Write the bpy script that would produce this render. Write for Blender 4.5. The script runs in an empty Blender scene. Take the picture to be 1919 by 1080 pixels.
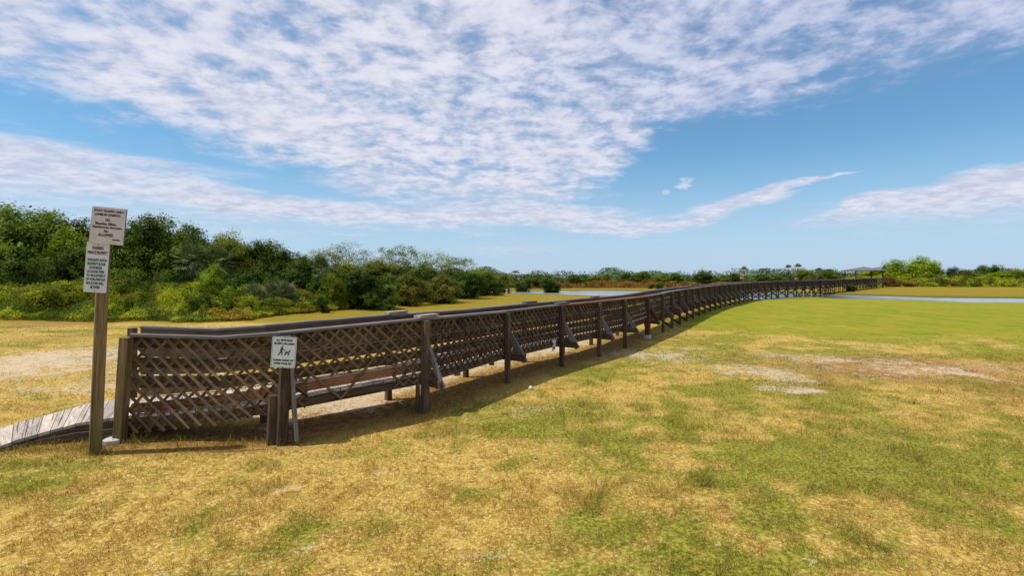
import bpy, math, random
import numpy as np
from mathutils import Vector, Matrix

# ------------------------------------------------------------------ camera, sky, sun, exposure
C = bpy.context.scene.collection
S = bpy.context.scene
F, H, HY = 920.0, 2.1, 515.0            # focal length and horizon row of a 1919 px wide photograph, eye height in metres

cd = bpy.data.cameras.new("camera"); cam = bpy.data.objects.new("camera", cd); C.objects.link(cam)
cam.location = (0, 0, H); cam.rotation_euler = (math.radians(90), 0, 0)
cd.sensor_width = 36; cd.lens = 36 * F / 1919; cd.shift_y = -(540 - HY) / 1919
cd.clip_start = .05; cd.clip_end = 9000
S.camera = cam

SUN_EL = math.radians(62); SUN_AZ = math.atan2(-.99, -.13)      # azimuth clockwise from +Y
sd = Vector((math.cos(SUN_EL) * math.sin(SUN_AZ), math.cos(SUN_EL) * math.cos(SUN_AZ), math.sin(SUN_EL)))
sl = bpy.data.lights.new("sun", 'SUN'); sun = bpy.data.objects.new("sun", sl); C.objects.link(sun)
sl.energy = 4.2; sl.angle = math.radians(.53); sl.color = (1, .955, .88)
sun.rotation_mode = 'QUATERNION'; sun.rotation_quaternion = sd.to_track_quat('Z', 'Y')
S.view_settings.view_transform = 'Standard'; S.view_settings.look = 'None'
S.view_settings.gamma = 1; S.view_settings.exposure = 0.0
SKY_STRENGTH = .115

# ------------------------------------------------------------------ node helpers
class NT:
    def __init__(s, tree): s.t = tree; s.n = tree.nodes; s.l = tree.links
    def add(s, typ, **kw):
        n = s.n.new(typ)
        for k, v in kw.items(): setattr(n, k, v)
        return n
    def put(s, sock, v):
        if isinstance(v, bpy.types.NodeSocket): s.l.new(v, sock)
        elif v is not None:
            if hasattr(sock.default_value, '__len__') and not hasattr(v, '__len__'): v = (v, v, v)
            sock.default_value = v
    def m(s, op, a, b=None, c=None, clamp=False):
        n = s.add('ShaderNodeMath', operation=op, use_clamp=clamp)
        s.put(n.inputs[0], a)
        if b is not None: s.put(n.inputs[1], b)
        if c is not None: s.put(n.inputs[2], c)
        return n.outputs[0]
    def mix(s, f, a, b, blend='MIX'):
        n = s.add('ShaderNodeMix', data_type='RGBA', blend_type=blend)
        s.put(n.inputs[0], f); s.put(n.inputs[6], a if not isinstance(a, tuple) else (*a[:3], 1)); s.put(n.inputs[7], b if not isinstance(b, tuple) else (*b[:3], 1))
        return n.outputs[2]
    def noise(s, vec, scale, detail=4, rough=.5, lac=2.0, dist=0.0):
        n = s.add('ShaderNodeTexNoise'); s.put(n.inputs['Vector'], vec)
        n.inputs['Scale'].default_value = scale; n.inputs['Detail'].default_value = detail
        n.inputs['Roughness'].default_value = rough; n.inputs['Lacunarity'].default_value = lac; n.inputs['Distortion'].default_value = dist
        return n.outputs[0]
    def step(s, v, lo, hi, a=0., b=1.):
        n = s.add('ShaderNodeMapRange', interpolation_type='SMOOTHSTEP')
        s.put(n.inputs[0], v); s.put(n.inputs[1], lo); s.put(n.inputs[2], hi); s.put(n.inputs[3], a); s.put(n.inputs[4], b)
        return n.outputs[0]
    def comb(s, x, y, z=0.):
        n = s.add('ShaderNodeCombineXYZ'); s.put(n.inputs[0], x); s.put(n.inputs[1], y); s.put(n.inputs[2], z); return n.outputs[0]
    def scalev(s, v, k):
        n = s.add('ShaderNodeVectorMath', operation='MULTIPLY'); s.put(n.inputs[0], v); n.inputs[1].default_value = k; return n.outputs[0]
    def attr(s, name):
        n = s.add('ShaderNodeAttribute', attribute_name=name); return n
    def curve(s, v, pts):
        n = s.add('ShaderNodeFloatCurve'); c = n.mapping.curves[0]
        n.mapping.use_clip = False
        c.points[0].location = pts[0]; c.points[1].location = pts[-1]
        for p in pts[1:-1]: c.points.new(*p)
        for p in c.points: p.handle_type = 'AUTO'
        n.mapping.update(); s.put(n.inputs['Value'], v); return n.outputs[0]

# ------------------------------------------------------------------ world: physical sky with a sheet of altocumulus
w = bpy.data.worlds.new("World"); S.world = w; w.use_nodes = True
T = NT(w.node_tree); T.n.clear()
sky = T.add('ShaderNodeTexSky', sky_type='NISHITA'); sky.sun_disc = False
sky.sun_elevation = SUN_EL; sky.sun_rotation = SUN_AZ % (2 * math.pi)
sky.altitude = 0; sky.air_density = 1.0; sky.dust_density = .6; sky.ozone_density = 2.6
tc = T.add('ShaderNodeTexCoord'); sep = T.add('ShaderNodeSeparateXYZ'); T.l.new(tc.outputs['Generated'], sep.inputs[0])
X, Y, Z = sep.outputs
az = T.m('DIVIDE', T.m('ADD', T.m('ARCTAN2', X, Y), 1.0), 2.0)          # 0..1 across the bearings -1..1 rad
hyp = T.m('SQRT', T.m('ADD', T.m('MULTIPLY', X, X), T.m('MULTIPLY', Y, Y)))
te = T.m('DIVIDE', Z, T.m('MAXIMUM', hyp, .001))                         # tangent of the elevation
def AT(px, py):
    a = math.atan((px - 960) / F); return ((a + 1) / 2, (HY - py) / F * math.cos(a))
zz = T.m('ADD', T.m('MAXIMUM', Z, 0.), .15)
P = T.comb(T.m('DIVIDE', X, zz), T.m('DIVIDE', Y, zz), 0.)              # point on the flat cloud layer
warp = T.add('ShaderNodeTexNoise'); T.l.new(P, warp.inputs['Vector']); warp.inputs['Scale'].default_value = 1.6; warp.inputs['Detail'].default_value = 3
vs = T.add('ShaderNodeVectorMath', operation='MULTIPLY_ADD'); T.l.new(warp.outputs[1], vs.inputs[0]); vs.inputs[1].default_value = (.16, .16, 0); T.l.new(P, vs.inputs[2])
PW = vs.outputs[0]
big = T.noise(PW, 1.1, 4, .5)
mid = T.noise(T.scalev(PW, (1, 1.25, 1)), 4.2, 3, .55)
puffn = T.noise(T.scalev(PW, (1, 1.05, 1)), 10.5, 7, .60, 2.1, .0)
puff2 = T.noise(T.scalev(PW, (1.2, 1, 1)), 6.2, 3, .5)
fine = T.noise(PW, 42, 3, .6)
# edge wobble shared by all cloud fields
wob = T.m('MULTIPLY', T.m('SUBTRACT', T.noise(T.comb(T.m('MULTIPLY', az, 9), T.m('MULTIPLY', te, 22)), 1.6, 6, .62), .5), .10)
tw = T.m('ADD', te, wob)
low = T.curve(az, [AT(-60, 140), AT(60, 190), AT(230, 240), AT(400, 285), AT(520, 330), AT(590, 340), AT(680, 375), AT(820, 395), AT(960, 402), AT(1090, 398), AT(1180, 340), AT(1240, 265), AT(1330, 232), AT(1450, 222), AT(1560, 185), AT(1700, 160), AT(1900, 120)])
cov = T.step(T.m('SUBTRACT', tw, low), -.012, .075)
cell = T.m('ADD', puffn, T.m('MULTIPLY', T.m('SUBTRACT', puff2, .5), .45))
dens = T.m('ADD', cell, T.m('MULTIPLY', T.m('SUBTRACT', mid, .5), .85))
dens = T.m('ADD', dens, T.m('MULTIPLY', T.m('SUBTRACT', big, .5), .55))
dens = T.m('ADD', dens, T.m('MULTIPLY', T.m('SUBTRACT', fine, .5), .22))
left_thick = T.step(az, AT(900, 0)[0], AT(0, 0)[0], 0., .07)
thr = T.m('SUBTRACT', T.m('SUBTRACT', .64, T.m('MULTIPLY', cov, .34)), left_thick)
right_thin = T.step(az, AT(1250, 0)[0], AT(1850, 0)[0], 0., .07)
thr = T.m('ADD', thr, right_thin)
a1 = T.step(T.m('SUBTRACT', dens, thr), -.16, .30)
a1 = T.m('ADD', T.m('MULTIPLY', a1, .74), T.m('MULTIPLY', cov, T.step(T.m('ADD', big, T.m('MULTIPLY', mid, .5)), (.45), .95, .10, .42)))
a1 = T.m('MULTIPLY', a1, T.m('POWER', cov, .5))
# the long low streak
cen = T.curve(az, [AT(-60, 300), AT(120, 320), AT(300, 350), AT(480, 382), AT(650, 402), AT(820, 408), AT(1000, 402), AT(1130, 415), AT(1240, 426), AT(1340, 396), AT(1450, 362), AT(1560, 328), AT(1700, 300)])
wid = T.curve(az, [(AT(-60, 0)[0], .046), (AT(300, 0)[0], .032), (AT(500, 0)[0], .026), (AT(900, 0)[0], .030), (AT(1240, 0)[0], .023), (AT(1450, 0)[0], .014), (AT(1560, 0)[0], .006), (AT(1640, 0)[0], .0), (1., .0)])
streak_n = T.noise(T.comb(T.m('MULTIPLY', az, 5), T.m('MULTIPLY', T.m('SUBTRACT', te, cen), 24)), 2.6, 6, .62, 2.1, .4)
d2 = T.m('DIVIDE', T.m('ABSOLUTE', T.m('SUBTRACT', T.m('ADD', te, T.m('MULTIPLY', wob, .7)), cen)), T.m('ADD', wid, .0001))
a2 = T.step(T.m('ADD', d2, T.m('MULTIPLY', T.m('SUBTRACT', streak_n, .5), 1.9)), 1.35, .25)
a2 = T.m('MULTIPLY', a2, T.step(wid, .0, .004))
a2 = T.m('MULTIPLY', a2, T.step(streak_n, .25, .55, .65, 1.))
# the wedge on the right
top3 = T.curve(az, [(0, -.2), (AT(1440, 0)[0], -.2), AT(1480, 424), AT(1560, 388), AT(1610, 362), AT(1720, 346), AT(1810, 318), AT(1900, 302), AT(1990, 290)])
bot3 = T.curve(az, [(0, .1), AT(1380, 428), AT(1480, 422), AT(1600, 412), AT(1800, 402), AT(1900, 392), AT(1990, 388)])
n3 = T.noise(T.comb(T.m('MULTIPLY', az, 8), T.m('MULTIPLY', te, 20)), 3.0, 6, .6, 2.1, .5)
e3 = T.m('MULTIPLY', T.m('SUBTRACT', n3, .5), .03)
a3 = T.m('MULTIPLY', T.step(T.m('ADD', T.m('SUBTRACT', top3, te), e3), -.002, .012), T.step(T.m('ADD', T.m('SUBTRACT', te, bot3), e3), -.012, .022))
a3 = T.m('MULTIPLY', a3, T.step(n3, .2, .55, .8, 1.))
# faint haze veils low down and small wisps
n4 = T.noise(T.comb(T.m('MULTIPLY', az, 6), T.m('MULTIPLY', te, 30)), 2.0, 5, .6)
n5 = T.noise(T.comb(T.m('MULTIPLY', az, 70), T.m('MULTIPLY', te, 60)), 1.6, 4, .6)
def blob(px, py, rx, ry, lo=.5, hi=.75, amp=.6, nz=None, k=2.6):
    a0, t0 = AT(px, py)
    dd = T.m('ADD', T.m('POWER', T.m('ABSOLUTE', T.m('DIVIDE', T.m('SUBTRACT', az, a0), rx / F / 2)), 2.), T.m('POWER', T.m('ABSOLUTE', T.m('DIVIDE', T.m('SUBTRACT', te, t0), ry / F)), 2.))
    return T.m('MULTIPLY', T.step(T.m('ADD', T.m('SUBTRACT', 1., dd), T.m('MULTIPLY', T.m('SUBTRACT', nz or n4, .5), k)), .0, 1.2), amp)
veils = [blob(940, 466, 120, 16, amp=.38), blob(1284, 346, 16, 14, amp=.7, nz=n5, k=7.), blob(1250, 361, 9, 7, amp=.5, nz=n5, k=7.), blob(60, 390, 420, 60, amp=.45), blob(690, 335, 120, 34, amp=.6), blob(880, 360, 260, 40, amp=.55),
         blob(1830, 395, 260, 40, amp=.25), blob(90, 285, 150, 22, amp=.75), blob(300, 312, 160, 14, amp=.6)]
alpha = a1
for a in [a2, a3] + veils:
    alpha = T.m('SUBTRACT', 1., T.m('MULTIPLY', T.m('SUBTRACT', 1., alpha), T.m('SUBTRACT', 1., a)))
horiz = T.step(te, -.02, .26, .84, .08)                                      # milky air above the horizon
skyc = T.mix(1., sky.outputs[0], (.62, 1.02, 1.14), 'MULTIPLY')
skyc = T.mix(horiz, skyc, (4.5, 5.7, 7.5))
shade = T.step(T.m('ADD', T.m('MULTIPLY', puffn, .6), T.m('MULTIPLY', mid, .4)), .36, .62)
cloudc = T.mix(shade, (4.7, 5.05, 6.4), (6.8, 6.9, 7.8))
cloudc = T.mix(T.m('MULTIPLY', T.step(az, .40, .85), T.step(te, .16, .34)), cloudc, T.mix(1., cloudc, (.78, .83, .95), 'MULTIPLY'))
colr = T.mix(T.m('MULTIPLY', alpha, .93), skyc, cloudc)
bg = T.add('ShaderNodeBackground'); T.l.new(colr, bg.inputs[0]); bg.inputs[1].default_value = SKY_STRENGTH
wo = T.add('ShaderNodeOutputWorld'); T.l.new(bg.outputs[0], wo.inputs[0])

# ------------------------------------------------------------------ numpy noise
def _hash(ix, iy, seed):
    h = (ix.astype(np.int64) * 374761393 + iy.astype(np.int64) * 668265263 + seed * 1442695041) & 0xffffffff
    h = ((h ^ (h >> 13)) * 1274126177) & 0xffffffff
    return ((h ^ (h >> 16)) & 0xffffff) / float(0xffffff)
def vnoise(x, y, seed=0):
    ix, iy = np.floor(x), np.floor(y); fx, fy = x - ix, y - iy
    fx = fx * fx * (3 - 2 * fx); fy = fy * fy * (3 - 2 * fy)
    a, b = _hash(ix, iy, seed), _hash(ix + 1, iy, seed); c, d = _hash(ix, iy + 1, seed), _hash(ix + 1, iy + 1, seed)
    return (a * (1 - fx) + b * fx) * (1 - fy) + (c * (1 - fx) + d * fx) * fy
def fbm(x, y, s, oct=4, seed=0):
    v = 0; a = .5; t = 0
    for k in range(oct):
        v = v + a * vnoise(x * s, y * s, seed + k * 17); t += a; a *= .5; s *= 2.03
    return v / t
def sstep(v, lo, hi):
    t = np.clip((v - lo) / (hi - lo), 0, 1); return t * t * (3 - 2 * t)

# ------------------------------------------------------------------ the lie of the land
def gp(px, py, z=0.):
    y = (H - z) * F / (py - HY); return ((px - 960) / F * y, y)
POND = [(-9, 61), (-4, 60.2), (3, 56), (9, 51.5), (14, 47.5), (19, 43.5), (21.5, 43.6), (24.5, 47), (28, 48.6), (30.3, 46.5), (32, 42.5), (36, 39.6), (43, 38.3), (60, 37.3), (90, 37), (180, 36),
        (180, 43), (90, 43.2), (60, 43.4), (48, 44), (40, 46), (36, 51), (33, 59), (26, 63.5), (14, 66.5), (2, 66), (-6, 64)]
def poly_sd(x, y, poly):
    """signed distance to a polygon, positive inside"""
    inside = np.zeros(x.shape, bool); d = np.full(x.shape, 1e9)
    n = len(poly)
    for i in range(n):
        x0, y0 = poly[i]; x1, y1 = poly[(i + 1) % n]
        ex, ey = x1 - x0, y1 - y0
        t = np.clip(((x - x0) * ex + (y - y0) * ey) / (ex * ex + ey * ey), 0, 1)
        d = np.minimum(d, np.hypot(x - x0 - t * ex, y - y0 - t * ey))
        c = ((y0 > y) != (y1 > y)) & (x < ex * (y - y0) / (ey if ey else 1e-9) + x0)
        inside ^= c
    return np.where(inside, d, -d)
def ground_z(x, y):
    x = np.asarray(x, float); y = np.asarray(y, float)
    z = (fbm(x, y, .25, 3, 5) - .5) * .10 + (fbm(x, y, 1.3, 3, 9) - .5) * .035
    near = np.exp(-(((x + 2) / 9) ** 2 + ((y - 6) / 5) ** 2)); z = z * (1 - .5 * near)
    sd_ = poly_sd(x, y, POND)
    k = sstep(sd_, -2.2, .0); z = z * (1 - k) - .16 * k - .6 * sstep(sd_, -.1, 2.2)
    z = z - 1.2 * sstep(np.hypot(x, y), 170, 320)
    return z
def gz(x, y): return float(ground_z(np.array([x]), np.array([y]))[0])

# patches of the turf: (px, py, half width px, half height px, amount), laid on the ground where they lie
def blobs(x, y, L):
    v = np.zeros(x.shape)
    for px, py, rx, ry, a in L:
        cx, cy = gp(px, py); sx = rx / F * cy; sy = cy * cy / (H * F) * ry
        v = np.maximum(v, a * np.exp(-(((x - cx) / sx) ** 2 + ((y - cy) / sy) ** 2))) if a > 0 else v + a * np.exp(-(((x - cx) / sx) ** 2 + ((y - cy) / sy) ** 2))
    return v
SANDY = [(60, 680, 260, 60, .95), (330, 690, 160, 50, .9), (160, 735, 110, 16, .8), (110, 606, 260, 5, .75), (-60, 700, 120, 50, .9), (640, 765, 100, 25, .95), (700, 725, 110, 22, .95), (820, 690, 90, 20, .8), (930, 665, 60, 16, .85), (1000, 655, 80, 16, .75),
         (1235, 666, 110, 20, .85), (1300, 655, 40, 8, .7), (1430, 700, 110, 26, .85), (1500, 735, 45, 9, .95), (1390, 690, 60, 8, .8), (1560, 672, 170, 16, .8), (1700, 690, 260, 30, .72), (1850, 705, 90, 14, .95),
         (1690, 645, 200, 12, .6), (1910, 655, 60, 9, .7), (980, 760, 110, 14, .6), (490, 997, 26, 8, 1.0), (636, 898, 20, 7, .95), (620, 1028, 22, 10, .9), (738, 946, 16, 6, .9), (1556, 1046, 24, 14, 1.0), (300, 1050, 150, 22, .62), (500, 1040, 110, 22, .6),
         (1000, 1010, 60, 16, .5), (1190, 960, 60, 14, .55), (1380, 1010, 60, 18, .6), (1790, 1040, 60, 18, .55), (700, 880, 60, 12, .55), (850, 800, 60, 10, .55), (880, 1050, 80, 20, .5), (430, 870, 120, 8, .35), (550, 830, 90, 10, .5)]
GREEN = [(1650, 800, 420, 60, .75), (1250, 870, 190, 60, .8), (1700, 900, 330, 60, .8), (1460, 800, 190, 60, .75), (1110, 705, 90, 20, .85), (1230, 690, 60, 10, .6), (1420, 740, 160, 20, .6), (330, 868, 190, 20, .85), (80, 870, 120, 14, .7), (360, 905, 150, 12, .6),
         (1420, 1060, 160, 26, .95), (1900, 1060, 80, 30, .85), (1640, 830, 70, 18, .9), (1240, 830, 60, 14, .9), (1800, 960, 160, 22, .75), (1330, 920, 140, 20, .75), (640, 995, 90, 18, .4), (260, 960, 160, 20, .35), (880, 700, 90, 14, .3), (30, 800, 60, 12, .9), (120, 760, 120, 8, .5),
         (230, 620, 300, 6, .6), (700, 790, 60, 10, .8), (1060, 860, 120, 25, .55), (1700, 985, 120, 14, .8), (20, 930, 160, 26, .45), (560, 760, 22, 6, .7), (1640, 870, 90, 14, .9), (1380, 842, 80, 14, .9), (1760, 905, 120, 12, .9)]
RUSTY = [(1700, 690, 330, 38, .8), (1560, 720, 160, 30, .55), (1850, 745, 160, 20, .6), (1100, 740, 160, 22, .4), (700, 790, 190, 26, .5), (900, 730, 90, 18, .55), (480, 850, 160, 14, .5), (1040, 690, 60, 10, .5), (60, 635, 120, 10, .5), (120, 606, 220, 7, .8), (1080, 640, 70, 8, .5), (1560, 850, 80, 10, .3)]
WALK_SHADE_LINE = [(-5.3, 6.5), (-3.2, 6.4), (-1.6, 7.8), (-.5, 9.8), (3, 14.6), (5, 18.2), (19.1, 40.3), (26, 47)]
BACK_LINE = [(-3.9, 7.7), (-2.6, 8.4), (-1.3, 10.6), (0, 12.4), (1.8, 15.0), (3.0, 17.0)]
def fields(x, y):
    x = np.asarray(x, float); y = np.asarray(y, float)
    wx = x + (fbm(x, y, .9, 3, 31) - .5) * 1.6; wy = y + (fbm(x, y, .9, 3, 47) - .5) * 1.6
    sand = blobs(wx, wy, SANDY)
    green = blobs(wx, wy, GREEN)
    rust = blobs(wx, wy, RUSTY)
    n1 = fbm(x, y, .55, 4, 3); n2 = fbm(x, y, 2.2, 4, 13)
    n3 = fbm(x, y, 6., 3, 63)
    green = np.clip(green * .9 + .17 + .30 * sstep(x / y, -.45, .3) + (n1 - .5) * 2.2 + (n2 - .5) * 1.9 + (n3 - .5) * 1.7, 0, 1)
    # the mown lawn beyond the bare strip
    t = np.interp(x, [-30, 2, 7, 12, 18, 24, 60], [99, 99, 17.5, 13.6, 12.2, 13.0, 14.5])
    lawn = sstep(y + (n1 - .5) * 9 + (n2 - .5) * 6, t - 2.2, t + 6.5)
    sdp = poly_sd(x, y, POND)
    far_side = ((x < 2 + (y - 14) * .62) | (y > 62)) | ((y > 41) & (sdp < 0) & (x > 31) )
    gold = sstep(y + (n1 - .5) * 1.5, 20, 23) * far_side
    lawn = lawn * (1 - far_side)
    sand = sand * (1 - .9 * lawn) * (1 - gold)
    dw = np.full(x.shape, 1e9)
    for (x0, y0), (x1, y1) in zip(WALK_SHADE_LINE, WALK_SHADE_LINE[1:]):
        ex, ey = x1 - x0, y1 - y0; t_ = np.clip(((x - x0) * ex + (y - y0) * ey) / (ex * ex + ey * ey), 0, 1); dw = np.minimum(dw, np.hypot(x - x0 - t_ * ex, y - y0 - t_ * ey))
    dw2 = np.full(x.shape, 1e9)
    for (x0, y0), (x1, y1) in zip(BACK_LINE, BACK_LINE[1:]):
        ex, ey = x1 - x0, y1 - y0; t_ = np.clip(((x - x0) * ex + (y - y0) * ey) / (ex * ex + ey * ey), 0, 1); dw2 = np.minimum(dw2, np.hypot(x - x0 - t_ * ex, y - y0 - t_ * ey))
    sand = np.maximum(sand, .88 * np.exp(-((dw2 / .85) ** 2)))
    under = np.exp(-((dw / .75) ** 2)) * (y < 17.5); rust = np.maximum(rust, under * 1.15); green = green * (1 - .8 * under)  # reddish soil under the walk, with the boardwalk's shadow painted into its colour
    edge = np.where(sdp > -1.2, 1., np.exp(-((sdp + 1.2) / 2.2) ** 2)) * ((y > 42.5) | ((x < 20) & (y > 60)))
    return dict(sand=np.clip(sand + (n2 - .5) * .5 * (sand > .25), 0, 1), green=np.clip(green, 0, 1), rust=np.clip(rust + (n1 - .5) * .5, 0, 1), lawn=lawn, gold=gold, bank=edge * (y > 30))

# ------------------------------------------------------------------ materials
MATS = {}
def mat(name, build):
    if name not in MATS:
        m = bpy.data.materials.new(name); m.use_nodes = True; t = NT(m.node_tree); t.n.clear()
        out = t.add('ShaderNodeOutputMaterial'); build(t, out); MATS[name] = m
    return MATS[name]
def principled(t, out, col, rough=.8, spec=.3, bump=None, bstr=.3, bdist=.01):
    b = t.add('ShaderNodeBsdfPrincipled'); t.put(b.inputs['Base Color'], col if not isinstance(col, tuple) else (*col[:3], 1))
    t.put(b.inputs['Roughness'], rough); b.inputs['Specular IOR Level'].default_value = spec
    if bump is not None:
        bn = t.add('ShaderNodeBump'); bn.inputs['Strength'].default_value = bstr; bn.inputs['Distance'].default_value = bdist; t.put(bn.inputs['Height'], bump); t.l.new(bn.outputs[0], b.inputs['Normal'])
    t.l.new(b.outputs[0], out.inputs[0]); return b

def turf_colour(t, sandy=True):
    pos = t.add('ShaderNodeNewGeometry').outputs['Position']
    A = {k: t.attr(k).outputs['Fac'] for k in ('sand', 'green', 'rust', 'lawn', 'gold', 'bank')}
    n_s = t.noise(pos, 9, 5, .65); n_m = t.noise(pos, 2.6, 4, .6); n_f = t.noise(pos, 60, 4, .7); n_b = t.noise(pos, .5, 3, .5)
    n_d = t.noise(pos, 28, 4, .7)
    dry = t.mix(t.step(n_s, .36, .64), (.30, .175, .024), (.56, .37, .070))
    dry = t.mix(t.step(n_d, .46, .66), dry, (.72, .54, .20))
    dry = t.mix(t.m('MULTIPLY', t.step(n_f, .52, .70), .8), dry, (.16, .10, .022))
    grn = t.mix(t.step(n_d, .38, .62), (.085, .110, .010), (.30, .285, .026))
    grn = t.mix(t.m('MULTIPLY', t.step(n_m, .55, .75), .7), grn, (.060, .125, .020))
    col = t.mix(t.step(t.m('ADD', A['green'], t.m('MULTIPLY', t.m('SUBTRACT', n_s, .5), 2.1)), .06, 1.05, 0., .88), dry, grn)
    rust_shade = t.mix(t.step(n_s, .36, .64), (.16, .070, .018), (.36, .19, .055))
    col = t.mix(t.m('MULTIPLY', t.step(t.m('ADD', A['rust'], t.m('MULTIPLY', t.m('SUBTRACT', n_s, .5), 1.2)), .25, .85), .8), col, rust_shade)  # reddish dry turf, and the painted shadow colour below the boardwalk
    stripe = t.noise(t.scalev(pos, (.9, .06, 1)), 1.6, 3, .6)
    lwn = t.mix(t.step(n_m, .34, .66), (.150, .195, .010), (.245, .270, .014))
    lwn = t.mix(t.m('MULTIPLY', t.step(stripe, .40, .60), .75), lwn, (.29, .255, .016)); lwn = t.mix(t.m('MULTIPLY', t.step(n_d, .5, .68), .4), lwn, (.11, .14, .008))
    lwn = t.mix(t.m('MULTIPLY', t.step(n_s, .5, .68), .35), lwn, (.10, .125, .008))
    lwn = t.mix(t.m('MULTIPLY', t.step(n_b, .45, .62), .55), lwn, (.33, .25, .022))
    col = t.mix(A['lawn'], col, lwn)
    gld = t.mix(t.step(n_m, .34, .66), (.215, .150, .012), (.31, .205, .018))
    gld = t.mix(t.m('MULTIPLY', t.step(n_b, .42, .62), .6), gld, (.19, .185, .014))
    gld = t.mix(t.m('MULTIPLY', t.step(n_s, .5, .68), .35), gld, (.14, .09, .012))
    col = t.mix(A['gold'], col, gld)
    col = t.mix(t.m('MULTIPLY', A['bank'], .85), col, t.mix(t.step(n_s, .3, .7), (.05, .045, .010), (.15, .14, .022)))
    if sandy:
        smk = t.step(t.m('ADD', A['sand'], t.m('ADD', t.m('MULTIPLY', t.m('SUBTRACT', n_s, .5), 1.3), t.m('ADD', t.m('MULTIPLY', t.m('SUBTRACT', n_m, .5), .9), t.m('MULTIPLY', t.m('SUBTRACT', n_d, .5), 2.0)))), .56, .92)
        snd = t.mix(t.step(n_f, .3, .7), (.42, .29, .18), (.76, .62, .46))
        col = t.mix(t.m('MULTIPLY', smk, .84), col, snd)
    return col, n_s, n_f, A
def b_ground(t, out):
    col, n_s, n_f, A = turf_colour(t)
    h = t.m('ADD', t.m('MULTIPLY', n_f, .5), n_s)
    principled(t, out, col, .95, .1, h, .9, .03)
M_ground = mat('ground_turf', b_ground)
def b_blade(t, out):
    col, n_s, n_f, A = turf_colour(t, False)
    tint = t.attr('tint').outputs['Fac']
    col = t.mix(t.step(tint, .35, 1., 0., .8), col, (.66, .46, .13)); col = t.mix(t.step(tint, .0, .18, .45, 0.), col, (.11, .095, .018))
    d = t.add('ShaderNodeBsdfDiffuse'); t.l.new(col, d.inputs[0]); tr = t.add('ShaderNodeBsdfTranslucent'); t.l.new(col, tr.inputs[0])
    mx = t.add('ShaderNodeMixShader'); mx.inputs[0].default_value = .35; t.l.new(d.outputs[0], mx.inputs[1]); t.l.new(tr.outputs[0], mx.inputs[2]); t.l.new(mx.outputs[0], out.inputs[0])
M_blade = mat('grass_blade', b_blade)

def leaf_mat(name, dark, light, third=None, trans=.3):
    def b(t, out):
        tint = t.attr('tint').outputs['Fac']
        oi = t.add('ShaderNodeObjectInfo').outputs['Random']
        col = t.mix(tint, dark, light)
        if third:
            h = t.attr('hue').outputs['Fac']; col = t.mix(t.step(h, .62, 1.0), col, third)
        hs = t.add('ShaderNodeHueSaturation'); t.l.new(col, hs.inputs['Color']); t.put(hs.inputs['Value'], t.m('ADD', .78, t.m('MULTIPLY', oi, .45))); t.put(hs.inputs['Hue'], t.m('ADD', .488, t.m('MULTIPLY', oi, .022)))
        c = hs.outputs[0]
        p = t.add('ShaderNodeBsdfPrincipled'); t.l.new(c, p.inputs['Base Color']); p.inputs['Roughness'].default_value = .6; p.inputs['Specular IOR Level'].default_value = .12
        tr = t.add('ShaderNodeBsdfTranslucent'); t.l.new(c, tr.inputs[0])
        mx = t.add('ShaderNodeMixShader'); mx.inputs[0].default_value = trans; t.l.new(p.outputs[0], mx.inputs[1]); t.l.new(tr.outputs[0], mx.inputs[2]); t.l.new(mx.outputs[0], out.inputs[0])
    return mat(name, b)
L_dense = leaf_mat('leaf_oak', (.030, .066, .006), (.22, .29, .026))
L_dark = leaf_mat('leaf_dark', (.020, .048, .005), (.13, .20, .020))
L_light = leaf_mat('leaf_bright', (.11, .18, .006), (.42, .50, .025))
L_pale = leaf_mat('leaf_pale', (.085, .12, .010), (.34, .38, .045))
L_palm = leaf_mat('leaf_palm', (.075, .10, .032), (.26, .29, .115), trans=.15)
L_vine = leaf_mat('leaf_vine', (.055, .095, .005), (.42, .44, .018), (.33, .23, .022))
L_rust = leaf_mat('leaf_rust', (.15, .075, .015), (.36, .18, .035))
L_olive = leaf_mat('leaf_olive', (.085, .10, .012), (.27, .27, .035), (.22, .17, .030))
L_straw = leaf_mat('frond_dead', (.15, .10, .055), (.40, .29, .17), trans=.1)
def b_bark(t, out):
    pos = t.add('ShaderNodeTexCoord').outputs['Object']; n = t.noise(t.scalev(pos, (6, 6, 1.5)), 4, 5, .6)
    principled(t, out, t.mix(n, (.06, .045, .03), (.20, .16, .12)), .9, .1, n, .5, .02)
M_bark = mat('bark', b_bark)

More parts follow.
